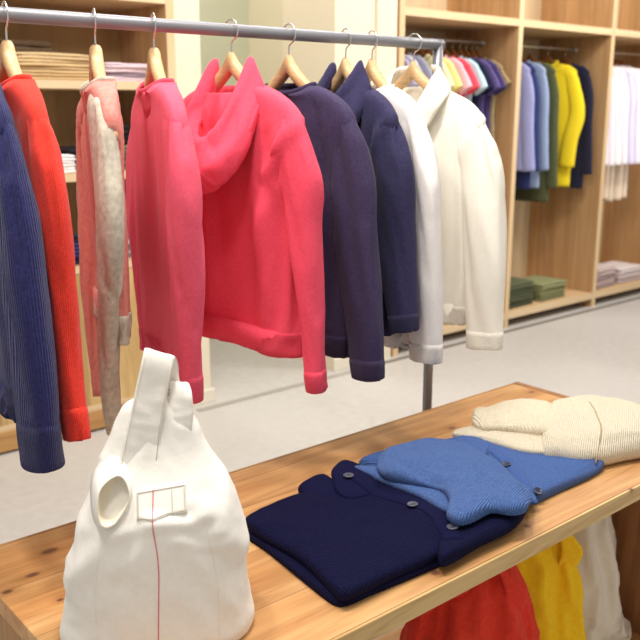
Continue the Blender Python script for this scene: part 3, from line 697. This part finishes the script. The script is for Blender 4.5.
band_top('placket_seam', tb, loc2([(1.423,1.167),(1.400,1.095),(1.356,1.021),(1.311,0.956),(1.273,0.911)]), .0011, .0025, plain('dark_blue_thread', srgb(30, 44, 84), .9), bl, k=4)
for (a, b) in loc2([(1.391,1.044),(1.341,0.929)]): button(tb, a, b, .010, M_BTN2, bl, .0035)

ck = thing('folded_jumper', 'cream ribbed jumper folded over at the right end of the table', 'jumper', (1.6, 1.15, TH), 0)
c_body = slab('body', [(1.785,1.199),(1.877,1.162),(1.897,1.084),(1.872,0.982),(1.809,0.905),(1.731,0.891),(1.646,0.917),(1.581,0.935),(1.532,0.962),(1.514,0.999),(1.499,1.026),(1.541,1.067),(1.634,1.121),(1.719,1.176)], TH+.004, .050, M_CREAMK, ck, [(1.646,1.077),(1.777,0.966)], seed=22, amp=.004, dome=.016, bulge=.024)
c_low = slab('hem_fold', [(1.433,1.231),(1.499,1.235),(1.562,1.182),(1.631,1.107),(1.567,1.030),(1.505,1.030),(1.473,1.072),(1.460,1.144)], TH+.024, .013, M_CREAMK, ck, [(1.467,1.178),(1.548,1.061)], seed=23, amp=.0015)
c_sl = slab('sleeve', [(1.497,1.227),(1.548,1.265),(1.606,1.263),(1.671,1.247),(1.720,1.215),(1.715,1.162),(1.658,1.100),(1.591,1.063),(1.558,1.083),(1.539,1.123),(1.515,1.161),(1.487,1.184)], TH+.036, .022, fabric('ecru_rib_knit', srgb(214, 202, 174), 'rib', .9, rot=20, c2=srgb(232, 222, 200), bump=.9, sheen=.1, dist_=.0016), ck, [(1.539,1.227),(1.649,1.134)], seed=24, amp=.005, dome=.006, r=.9)
tc_ = bvh(c_body, c_sl)
loc3 = lambda l: [(a-1.6, b-1.15) for a, b in l]
band_top('seam', tc_, loc3([(1.764,1.093),(1.699,1.029),(1.627,0.973),(1.543,0.930)]), .0012, .0015, plain('seam_thread', srgb(160, 136, 100), .9), ck, k=4)

# ------------------------------------------------------------------ white tote standing on the table
M_TOTE = fabric('white_cotton_canvas', srgb(240, 236, 228), 'jersey', .6, bump=.35, marl=.015, sheen=.1)
M_TOTE2 = fabric('natural_cotton_lining', srgb(236, 228, 208), 'jersey', .6, bump=.35, marl=.02, sheen=.1)
M_STITCH = plain('red_stitching', srgb(214, 84, 96), .8)
M_THREAD = plain('white_stitching', srgb(206, 196, 180), .8)
tt_ = thing('tote_bag', 'white cotton tote bag with a red centre stitch standing on the table', 'tote bag', (.575, 1.05, TH), R(-30))
rows = [(0, -.145, .134, .100, 0), (.008, -.148, .137, .104, 0), (.05, -.142, .132, .106, 0), (.11, -.130, .125, .102, 0), (.165, -.116, .121, .098, 0), (.2, -.105, .114, .088, 0), (.235, -.091, .099, .068, .004), (.28, -.071, .075, .042, .008), (.32, -.049, .055, .026, .01), (.345, -.034, .044, .014, .01), (.352, -.022, .032, .005, .01)]
P = catmull([(r[0], 0, 0)+tuple(r[1:]) for r in rows], 90); v = []; k = 110
for i in range(90): v += ring(P[i, 3], P[i, 4], P[i, 5], P[i, 6], P[i, 0], k, pw=2.7)
def tote_relief(co, n):
    g = sstep(0, .03, co.z)
    d = .0055*noise.noise(Vector((co.x*11, co.y*9, co.z*6+3)))+.0042*(ridged(Vector((co.x*16+4, co.y*10, co.z*11+co.x*9)))-.6)+.0012*(ridged(Vector((co.x*36, co.y*30, co.z*24)))-.6)
    # upper edge of the side gusset and slack folds below the handle tab
    for (u0, z0, u1, z1, wd, dp) in ((-.13, .10, -.06, .19, .012, .006), (-.06, .19, .0, .205, .012, .005), (.0, .20, .06, .20, .01, .006), (.06, .2, .125, .13, .014, .006), (.0, .2, -.005, .0, .006, .003), (.03, .215, .07, .19, .008, -.005), (-.03, .2, -.05, .12, .01, -.004), (-.085, .17, -.08, .0, .004, .002), (.06, .16, .075, .0, .004, .002), (.02, .18, .09, .155, .008, .003)):
        ax, az = u1-u0, z1-z0; t = max(0, min(1, ((co.x-u0)*ax+(co.z-z0)*az)/(ax*ax+az*az)))
        if n.y < .1: d += dp*math.exp(-(math.hypot(co.x-u0-ax*t, co.z-z0-az*t)/wd)**2)
    return d*g
tb_body = make('bag_body', v, gridfaces(90, k), M_TOTE, tt_, disp=tote_relief)
tt = bvh(tb_body)
def front_pt(u, z):
    h, n_ = hit(tt, (u, -1, z), (0, 1, 0))
    if n_.y > 0: n_ = -n_
    return h, n_
def on_front(path, off, n=60):
    Q = catmull([(a, b, 0) for a, b in path], n); out = []
    for q in Q:
        h, n_ = front_pt(q[0], q[1]); out.append(h+n_*off)
    return out
tubeline('centre_stitch', on_front([(-.005, .212), (-.004, .19), (-.001, .165), (.0, .14), (-.002, .09), (-.006, .012)], .0004), .0007, M_STITCH, tt_, 6)
for x0 in (-.085, .078):
    tubeline('side_seam', on_front([(x0*.86, .19), (x0, .12), (x0*1.03, .01)], -.0001), .0006, M_TOTE2, tt_, 6)
_cy = {(a, b): front_pt(a, b)[0].y for a in (-.026, .042) for b in (.206, .244)}
def tab_y(u_, z_):
    a = (u_+.026)/.068; b = (z_-.206)/.038
    y = (1-b)*((1-a)*_cy[(-.026, .206)]+a*_cy[(.042, .206)])+b*((1-a)*_cy[(-.026, .244)]+a*_cy[(.042, .244)])
    return min(y, front_pt(u_, z_)[0].y+.003)
G_ = []
for i in range(14):
    z = .241-.034*i/13; row = []
    for j in range(24):
        u_ = -.026+.068*j/23; z_ = z+.004*j/23; row.append((Vector((u_, tab_y(u_, z_), z_)), Vector((0, -.93, .37))))
    G_.append(row)
on_tab = lambda l: [Vector((a, tab_y(a, b), b)) for a, b in [(l[0][0]+(l[1][0]-l[0][0])*t/15, l[0][1]+(l[1][1]-l[0][1])*t/15) for t in range(16)]]
tabp = stitched_grid('handle_tab', G_, 14, 24, .0035, M_TOTE, tt_, off=.001)
for z0 in (.249, .221): tubeline('tab_stitch', [p+Vector((0, -.0052, .001)) for p in on_tab([(-.024, z0-.011), (.04, z0-.007)])], .0007, M_THREAD, tabp, 6)
for u0 in (-.024, .039, .022): tubeline('tab_stitch', [p+Vector((0, -.0052, .001)) for p in on_tab([(u0, .239), (u0, .211)])], .0007, M_THREAD, tabp, 6)
tubeline('tab_red_stitch', [p+Vector((0, -.0054, .001)) for p in on_tab([(-.003, .24), (-.005, .209)])], .0007, M_STITCH, tabp, 6)
# near handle: a slack loop gaping open, its lining visible
cu, cz = -.055, .236; h0, n0 = front_pt(cu, cz); v = []; k = 44
prof = [(1.6, -.014), (1.4, -.004), (1.24, .006), (1.12, .014), (1.05, .019), (1.02, .0205), (.99, .022), (.98, .012), (.97, .0), (.9, -.006)]
for a, hgt in prof:
    for j in range(k):
        p = 2*math.pi*j/k; c, s = math.cos(p), math.sin(p)
        ru, rz_ = .0225*(1+.06*math.sin(3*p+1))*(.82 if c > 0 else 1.), .029*(1+.08*math.sin(2*p))*(1-.1*c)
        sl = .25*s
        v.append((cu+a*ru*c+.004*s, h0.y-.004-hgt-(.006 if c < 0 else -.004)*abs(c)*(hgt > 0) - (cz-(cz+a*rz_*s))*-.0+ (a*rz_*s)*.55, cz+a*rz_*s))
lip = make('near_handle', v, gridfaces(len(prof), k), M_TOTE, tt_)
lip.data.materials.append(M_TOTE2)
for p in lip.data.polygons:
    if p.index >= 5*k: p.material_index = 1
def ribbon(name, path, m, parent, th=.0014, n=60):
    """path rows: centre xyz, half-width vector xyz"""
    P = catmull(path, n); v = []; k = 9
    for side in (1, -1):
        for i in range(n):
            c = Vector(P[i, :3]); hwv = Vector(P[i, 3:6]); t = Vector(P[min(n-1, i+1), :3]-P[max(0, i-1), :3]).normalized(); nn = t.cross(hwv).normalized()
            for j in range(k):
                a = 2*j/(k-1)-1
                wob = .0012*noise.noise(Vector((i*.13+c.x*9, a*1.5, 2)))+.0008*ridged(Vector((i*.3, a*.7, 4)))
                v.append(c+hwv*a+nn*(th*side*(1 if abs(a) < 1 else .2)+wob))
    o = n*k; f = []
    for i in range(n-1):
        for j in range(k-1):
            a, b, c, d = i*k+j, i*k+j+1, (i+1)*k+j+1, (i+1)*k+j
            f.append((a, b, c, d)); f.append((o+d, o+c, o+b, o+a))
        f.append((i*k, (i+1)*k, o+(i+1)*k, o+i*k)); f.append(((i+1)*k+k-1, i*k+k-1, o+i*k+k-1, o+(i+1)*k+k-1))
    for j in range(k-1):
        f.append((j+1, j, o+j, o+j+1)); f.append(((n-1)*k+j, (n-1)*k+j+1, o+(n-1)*k+j+1, o+(n-1)*k+j))
    return make(name, v, f, m, parent)
hdl = ribbon('handle', [(-.026, -.046, .235, .03, .0, -.008), (-.022, -.034, .27, .026, 0, -.006), (-.010, -.022, .325, .022, 0, -.006), (.002, -.01, .375, .021, 0, -.007), (.012, -.0, .414, .0205, 0, -.0075), (.0135, .004, .4185, .0205, 0, -.0075), (.016, .010, .412, .0205, 0, -.0075),
    (.02, .026, .37, .02, 0, -.002), (.03, .034, .325, .02, 0, .002)], M_TOTE, tt_)
for s_ in (-.88, .88):
    tubeline('handle_stitch', [(a+s_*c, b-.0022, z+s_*e) for a, b, z, c, e in ((-.0225, -.037, .265, .026, -.006), (-.010, -.024, .325, .022, -.006), (.002, -.012, .375, .021, -.007), (.011, -.0025, .41, .0205, -.0075))], .0006, M_THREAD, hdl, 6)
ribbon('handle', [(.028, -.026, .262, .022, .004, .002), (.031, -.020, .295, .021, .002, .0), (.037, -.010, .335, .020, -.003, .001), (.040, .002, .362, .015, -.004, .001), (.038, .014, .370, .014, .0, -.002), (.034, .026, .355, .015, .004, -.002), (.030, .034, .32, .016, .0, -.002), (.026, .036, .28, .016, 0, -.002)], M_TOTE, tt_)
M_INK = plain('grey_ink', srgb(120, 118, 122), .9)
ink = thing
bm_v, bm_f = [], []
random.seed(4)
for r_ in range(5):
    for c_ in range(4):
        if random.random() < .15: continue
        x = .022+.0032*c_+.0008*r_; z = .372-.0062*r_-.001*c_; a = len(bm_v); w_, h_ = .0022*random.uniform(.5, 1), .003*random.uniform(.6, 1)
        bm_v += [(x, .0165, z), (x+w_, .0165, z-.0004), (x+w_, .0165, z-h_), (x, .0165, z-h_)]; bm_f.append((a, a+1, a+2, a+3))
make('printed_care_text', bm_v, bm_f, M_INK, tt_, smooth=False)

for sg in (1, -1):
    ribbon('shawl_collar', [(sg*.040, .040, -.070, sg*.010, .008, -.02), (sg*.070, .022, -.078, sg*.012, .006, -.022), (sg*.082, -.008, -.098, sg*.026, .004, -.012), (sg*.074, -.036, -.135, sg*.032, .004, .0), (sg*.046, -.046, -.185, sg*.032, .003, .0), (sg*.018, -.05-.002*sg, -.235, sg*.026, .0, .0), (sg*-.004, -.054-.002*sg, -.285, sg*.012, .0, .0)], C['creamr'], cr, .004)
# ------------------------------------------------------------------ bags on the lower shelf
def low_bag(label, x, y, rz, w, d, h, m, lining, seed, loops=(), z0=.075, lean=0.):
    b = thing('tote_bag', label, 'tote bag', (x, y, z0), R(rz))
    rows = [(0, -w*.44, w*.44, d*.45, 0), (.01, -w*.48, w*.48, d*.5, 0), (h*.3, -w*.5, w*.5, d*.52, 0), (h*.6, -w*.47, w*.47, d*.46, lean*.5), (h*.82, -w*.38, w*.38, d*.36, lean), (h*.94, -w*.26, w*.26, d*.24, lean), (h, -w*.15, w*.15, d*.12, lean)]
    P = catmull([(r[0], 0, 0)+tuple(r[1:]) for r in rows], 70); v = []; k = 90
    for i in range(70): v += ring(P[i, 3], P[i, 4], P[i, 5], P[i, 6], P[i, 0], k, pw=2.5)
    def rel(co, n):
        q = noise.noise(Vector((co.x*4+seed, co.y*4, co.z*4)))
        return sstep(0, .03, co.z)*(.016*noise.noise(Vector((co.x*8+seed, co.y*8, co.z*5)))+.022*(ridged(Vector((co.x*9+seed+q, co.y*8, co.z*6+co.x*6)))-.6)*sstep(.0, h*.7, co.z)+.006*(ridged(Vector((co.x*22, co.y*20+seed, co.z*14)))-.6))
    bb = make('bag_body', v, gridfaces(70, k), m, b, disp=rel)
    queue_sim(bb, [max(.13, 1-sstep(.0, .05, v_.co.z), sstep(h*.8, h, v_.co.z)*.7) for v_ in bb.data.vertices], .05)
    for (x0, x1, zt, y0, bw) in loops:
        xm = (x0+x1)/2
        ribbon('handle', [(x0, y0+.02, h*.80, bw, 0, 0), (x0, y0, h*.9, bw, 0, .0), (x0*.7+x1*.3, y0-.01, zt, bw*.8, .004, bw*.4), (xm, y0-.02, zt+.012, bw*.3, .01, bw*.9), (x0*.3+x1*.7, y0-.02, zt, bw*.8, .004, -bw*.4), (x1, y0-.012, h*.88, bw, 0, 0), (x1, y0+.012, h*.76, bw, 0, 0)], m, b, .0016, n=60)
    return b
M_RBAG = fabric('scarlet_cotton', srgb(226, 62, 44), 'jersey', .6, bump=.3, marl=.05)
M_YBAG = fabric('sunflower_yellow_cotton', srgb(250, 200, 30), 'jersey', .6, bump=.3, marl=.04)
M_WBAG = fabric('natural_white_cotton', srgb(232, 222, 204), 'jersey', .6, bump=.3, marl=.02)
M_KBAG = fabric('black_green_cotton', srgb(20, 30, 26), 'jersey', .6, bump=.3)
low_bag('scarlet red cotton tote slumped on the shelf under the table', 1.30, 1.04, -35, .35, .2, .42, M_RBAG, M_RBAG, 3, [(-.05, .07, .43, -.05, .022), (-.09, .02, .40, -.02, .02)])
low_bag('sunflower yellow cotton tote on the shelf under the table', 1.545, 1.09, -38, .28, .2, .415, M_YBAG, M_YBAG, 9, [(-.01, .085, .425, -.05, .024), (-.08, .0, .42, -.01, .02)])
low_bag('natural white cotton tote at the right end of the shelf under the table', 1.785, 1.13, -30, .26, .25, .45, M_WBAG, M_WBAG, 14, [(-.06, .04, .47, -.05, .022)])
low_bag('near-black green tote at the left of the shelf under the table', .86, 1.12, -20, .26, .2, .42, M_KBAG, M_KBAG, 21, [])

run_sim(); make_bands()
for o_, th_ in POST:
    s_ = o_.modifiers.new('thick', 'SOLIDIFY'); s_.thickness = th_; s_.offset = 0
    s_ = o_.modifiers.new('sub', 'SUBSURF'); s_.levels = s_.render_levels = 1

# ------------------------------------------------------------------ clothes in the wall bays
def bay(x, yaw, name, label, cat, col, hem, slv_, group=None, w=.21, T=.02, seed=1, hanger=True, hl=None, fr=None, collar=.008, sh=.205, kind='jersey', c2=None, marl=.05, hg=None):
    m = fabric('bay_%s_%d' % (name, int(seed)), col, kind, .8, c2=c2, bump=.3, marl=marl)
    if hanger:
        make_hanger(hl, (x, ROD_Y, ROD_Z), R(yaw), group=hg, wood_m=M_HANGER_DARK, width=.010)
    return make_garment(name, label, cat, (x, ROD_Y, ROD_Z), R(yaw), m=m, rib=m, seed=seed, group=group, T=T, res=.55, parts=False, amp=.004, fine=.001,
        body=[(-.110, -.13, .13, .024, 0), (-.128, -.168, .168, .02, 0), (-.155, -sh, sh, .016, 0), (-.2, -sh+.005, sh-.005, .018, 0), (-.36, -w+.01, w-.01, T, 0), (hem, -w, w, T*1.2, 0)],
        right=slv_, left='mirror', collar=collar, neck=(.075, .026, -.101), drop=.035)
def short(dz=0.): return [(.08, 0, -.152, .022, .011), (.13, 0, -.162, .034, .012), (.172, 0, -.195, .046, .013), (.205, 0, -.245, .052, .016), (.238, 0, -.30-dz, .052, .018)]
def long_(z=-.79, o=.235, r=.045): return [(.08, 0, -.152, .022, .012), (.128, 0, -.160, .032, .014), (.165, 0, -.19, .04, .016), (.19, 0, -.27, .046, .02), (.205, 0, -.5, .048, .022), (o, 0, z, r, .02)]
HG1 = 'hangers with short-sleeved tops'
tees = [(3.63, (176, 172, 196), 'lilac grey', 'first behind the rack upright'), (3.70, (206, 202, 220), 'pale lilac', 'second from the left of its bay'), (3.78, (150, 152, 172), 'slate grey', 'left of the yellow one'),
        (3.93, (246, 238, 190), 'pale lemon', 'right of the rack upright'), (4.00, (240, 224, 150), 'butter yellow', 'in the first bay'), (4.085, (246, 190, 204), 'blush pink', 'next to the butter yellow one'), (4.155, (236, 86, 104), 'watermelon red', 'between the blush and aqua ones'),
        (4.225, (190, 226, 236), 'pale aqua', 'beside the watermelon red one'), (4.29, (32, 30, 62), 'midnight navy', 'between the aqua and violet ones'), (4.35, (92, 80, 134), 'dusty violet', 'right of the midnight navy one'), (4.405, (70, 58, 108), 'deep violet', 'beside the dusty violet one'), (4.455, (96, 84, 62), 'camouflage brown', 'last before the divider')]
for i, (x, c, cn, pl) in enumerate(tees):
    bay(x, -90, 't_shirt', '%s short-sleeved t-shirt, %s' % (cn, pl), 't-shirt', srgb(*c), -.62, short(.0 if i < 11 else -.02), 'short-sleeved t-shirts in the first bay', seed=30+i, w=.172, hl='brown wooden hanger inside the %s t-shirt' % cn, hg=HG1, c2=srgb(196, 170, 130) if i == 11 else None)
G2 = 'long shirts in the second bay'; HG2 = 'hangers in the second bay'
for x, c, cn, nm, hem, cz, yaw, c2 in [(4.69, (150, 154, 198), 'lavender', 'shirt', -.80, -.80, -76, None), (4.79, (44, 54, 104), 'dark navy', 'shirt', -.92, -.80, -90, None), (4.90, (142, 158, 190), 'washed denim blue', 'shirt', -.92, -.80, -92, None), (5.00, (66, 74, 48), 'camouflage green', 'jacket', -1.02, -.92, -90, srgb(96, 98, 66))]:
    bay(x, yaw, nm, '%s long-sleeved %s in the second bay' % (cn, nm), nm, srgb(*c), hem, long_(cz), G2, seed=50+x*9, hl='brown wooden hanger inside the %s %s' % (cn, nm), hg=HG2, c2=c2, T=.024)
bay(5.20, -72, 'shirt', 'bright yellow long shirt turned towards the room in the second bay', 'shirt', srgb(222, 196, 34), -.93, [(.08, 0, -.152, .022, .014), (.128, 0, -.160, .032, .017), (.165, -.005, -.19, .04, .02), (.2, -.015, -.28, .046, .026), (.235, -.03, -.45, .05, .03), (.2, -.045, -.62, .052, .03), (.19, -.05, -.79, .055, .028)], seed=61, T=.04, hl='brown wooden hanger in the collar of the yellow shirt', hg=HG2, collar=.02)
bay(5.40, -90, 'coat', 'black navy long coat beside the yellow shirt', 'coat', srgb(30, 30, 52), -.95, long_(-.85), seed=62, T=.03, hl='brown wooden hanger inside the black navy coat', hg=HG2)
for i, (x, c, cn) in enumerate([(5.60, (244, 236, 240), 'white'), (5.68, (238, 228, 236), 'pink-white'), (5.76, (246, 242, 246), 'white'), (5.85, (240, 236, 246), 'white'), (5.94, (220, 214, 240), 'lilac white'), (6.03, (236, 232, 244), 'white'), (6.12, (228, 224, 240), 'white')]):
    bay(x, -90, 'shirt', ['white shirt beside the divider, first in the third bay', 'pink-tinged white shirt, second in the third bay', 'plain white shirt, third in the third bay', 'plain white shirt left of the lilac-tinged one', 'lilac-tinged white shirt in the third bay', 'white shirt just right of the lilac-tinged one', 'cool white shirt at the right edge of the photo'][i], 'shirt', srgb(*c), -.80, long_(-.80, .23), 'white shirts in the third bay', seed=70+i, hl='brown wooden hanger inside ' + ['the first white shirt by the divider', 'the pink-tinged white shirt', 'the third white shirt', 'the white shirt left of the lilac-tinged one', 'the lilac-tinged white shirt', 'the white shirt right of the lilac-tinged one', 'the white shirt at the photo edge'][i], hg='hangers with white shirts', T=.022)
where_ = ['nearest the divider', 'second from the divider', 'third from the divider', 'fourth from the divider', 'fifth from the divider', 'at the right edge of the photo']
for i, x in enumerate((5.64, 5.72, 5.80, 5.89, 5.98, 6.07)):
    bay(x, -88, 'tunic', 'long beige tunic hanging below the white shirts, ' + where_[i], 'tunic', srgb(226-4*(i % 2), 206, 184+3*(i % 2)), -1.08+.01*(i % 3), None, 'beige tunics among the white shirts', seed=80+i, hl='brown wooden hanger inside the beige tunic ' + where_[i], hg='hangers with beige tunics', T=.030, w=.165-.01*(i % 2), sh=.15)

# ------------------------------------------------------------------ folded stacks
def stack(x, y, z, w, d, n, t, cols, what, where, cat, rz=0, seed=1, group=None, kind='jersey', lab=None):
    words = {1: ['only one'], 2: ['bottom one', 'top one'], 3: ['bottom', 'middle', 'topmost'], 4: ['bottom', 'second from bottom', 'third from bottom', 'topmost'], 5: ['bottom', 'second from bottom', 'middle', 'second from top', 'topmost']}[n]
    random.seed(seed)
    for i in range(n):
        c = cols[i % len(cols)]; jx, jy, ja = random.uniform(-.006, .006), random.uniform(-.006, .006), random.uniform(-3, 3)
        o = thing('folded_'+cat.replace(' ', '_').replace('-', '_'), (lab[i] if lab else '%s, %s in the stack %s' % (what, words[i], where)), cat, (x+jx, y+jy, z+i*t), R(rz+ja), group)
        hwid, hd_ = w/2, d/2
        # folded piece: two leaves meeting in a rounded fold at the front
        for q in range(2):
            out = [(-hwid, -hd_), (-hwid*.5, -hd_*1.02), (hwid*.4, -hd_*1.0), (hwid, -hd_*.97), (hwid*1.01, 0), (hwid*.98, hd_), (0, hd_), (-hwid, hd_*.98), (-hwid*1.01, 0)]
            out = [(a*(1-.03*q*random.random()), b*(1-.05*q*random.random())) for a, b in out]
            s = t/2
            v = []; O = loop_smooth(out, 56, .45)
            for (ins, h) in ((.03, 0), (.012, 0), (.004, .12), (0, .5), (.004, .88), (.012, 1), (.03, 1.0), (.06, 1.02), (hwid*.5, 1.05), (hwid*.8, 1.05)):
                for (a, b) in O:
                    L = math.hypot(a, b); f_ = min(.97, ins/L)
                    px, py = a*(1-f_), b*(1-f_)
                    dz = .0035*noise.noise(Vector((px*12+seed+i*3, py*12, q)))*(1 if h > .4 else .3)
                    sag = -.25*s*sstep(hwid*.5, hwid, abs(px))*(i/max(1, n-1))
                    v.append((px, py, q*s+h*s*.96+dz*(i == n-1 or h < .9)+sag*h))
            make('folded_leaf', v, gridfaces(10, 56), fabric('stack_%s_%d' % (cat, hash_(c)), srgb(*c), kind, .7, bump=.3, marl=.08), o)
def hash_(c): return c[0]*65536+c[1]*256+c[2]
stack(1.56, 3.66, 1.5185, .36, .28, 4, .027, [(190, 160, 116), (198, 170, 128), (204, 176, 132), (206, 180, 138)], 'beige trousers', 'on the upper left shelf', 'trousers', -1, 3, 'beige trousers on the upper left shelf')
stack(1.47, 3.70, 1.5185+.109, .24, .2, 1, .05, [(84, 66, 48)], '', '', 'trousers', 8, 4, lab=['dark brown trousers lying on the beige stack at its back'])
stack(1.90, 3.66, 1.5185, .25, .26, 4, .02, [(222, 200, 208), (150, 132, 146), (226, 206, 212), (236, 214, 224)], 'pink and white patterned top', 'on the upper left shelf', 'patterned top', 0, 5, 'patterned tops on the upper left shelf')
stack(1.46, 3.62, 1.1425, .30, .26, 3, .026, [(236, 230, 228), (228, 220, 220), (240, 236, 236)], 'white top', 'on the middle left shelf', 'white top', 0, 6, 'white tops on the middle left shelf')
stack(1.70, 3.72, 1.1425, .12, .2, 2, .05, [(34, 34, 40), (40, 38, 44)], 'black top', 'on the middle left shelf', 'black top', 0, 7, 'black tops on the middle left shelf')
stack(1.90, 3.66, 1.1425, .26, .26, 4, .026, [(96, 102, 84), (106, 112, 92), (84, 90, 72), (112, 116, 96)], 'grey-green trousers', 'on the middle left shelf', 'green trousers', 0, 8, 'grey-green trousers on the middle left shelf')
stack(1.92, 3.70, 1.1425+.106, .18, .18, 2, .045, [(44, 42, 40), (50, 46, 42)], 'charcoal top', 'on the grey-green trousers', 'charcoal top', 4, 9, 'charcoal tops on the green stack')
stack(1.50, 3.63, .7505, .26, .26, 4, .032, [(36, 36, 62), (44, 46, 88), (52, 54, 100), (30, 30, 44)], 'navy top', 'on the cupboard ledge', 'navy top', 0, 10, 'navy tops on the cupboard ledge')
stack(1.90, 3.66, .7505, .24, .26, 5, .02, [(120, 116, 120), (186, 180, 176), (104, 100, 106), (190, 184, 178), (130, 124, 126)], 'grey striped top', 'on the cupboard ledge', 'striped top', 0, 11, 'grey striped tops on the cupboard ledge')
stack(4.13, 3.64, .1055, .36, .26, 4, .03, [(96, 96, 102), (150, 148, 148), (84, 84, 92), (140, 138, 140)], 'grey top', 'in the first bay', 'grey top', 0, 12, 'grey tops in the first bay')
stack(4.74, 3.64, .1055, .30, .26, 4, .042, [(66, 70, 50), (76, 80, 58), (70, 74, 54), (88, 92, 68)], 'dark green trousers', 'in the second bay', 'green trousers', 0, 13, 'dark green trousers in the second bay')
stack(5.12, 3.64, .1055, .30, .26, 3, .042, [(112, 114, 78), (122, 124, 86), (132, 134, 94)], 'moss green trousers', 'in the second bay', 'green trousers', 0, 14, 'moss green trousers in the second bay')
stack(5.76, 3.64, .1055, .28, .26, 5, .032, [(150, 130, 128), (186, 164, 160), (150, 132, 130), (196, 176, 172), (206, 188, 184)], 'dusty pink top', 'in the third bay', 'dusty pink top', 0, 15, 'dusty pink tops in the third bay')
stack(6.12, 3.64, .1055, .32, .26, 3, .04, [(176, 160, 158), (196, 180, 178), (214, 202, 200)], 'pale grey-pink top', 'in the third bay', 'pale pink top', 0, 16, 'pale grey-pink tops in the third bay')
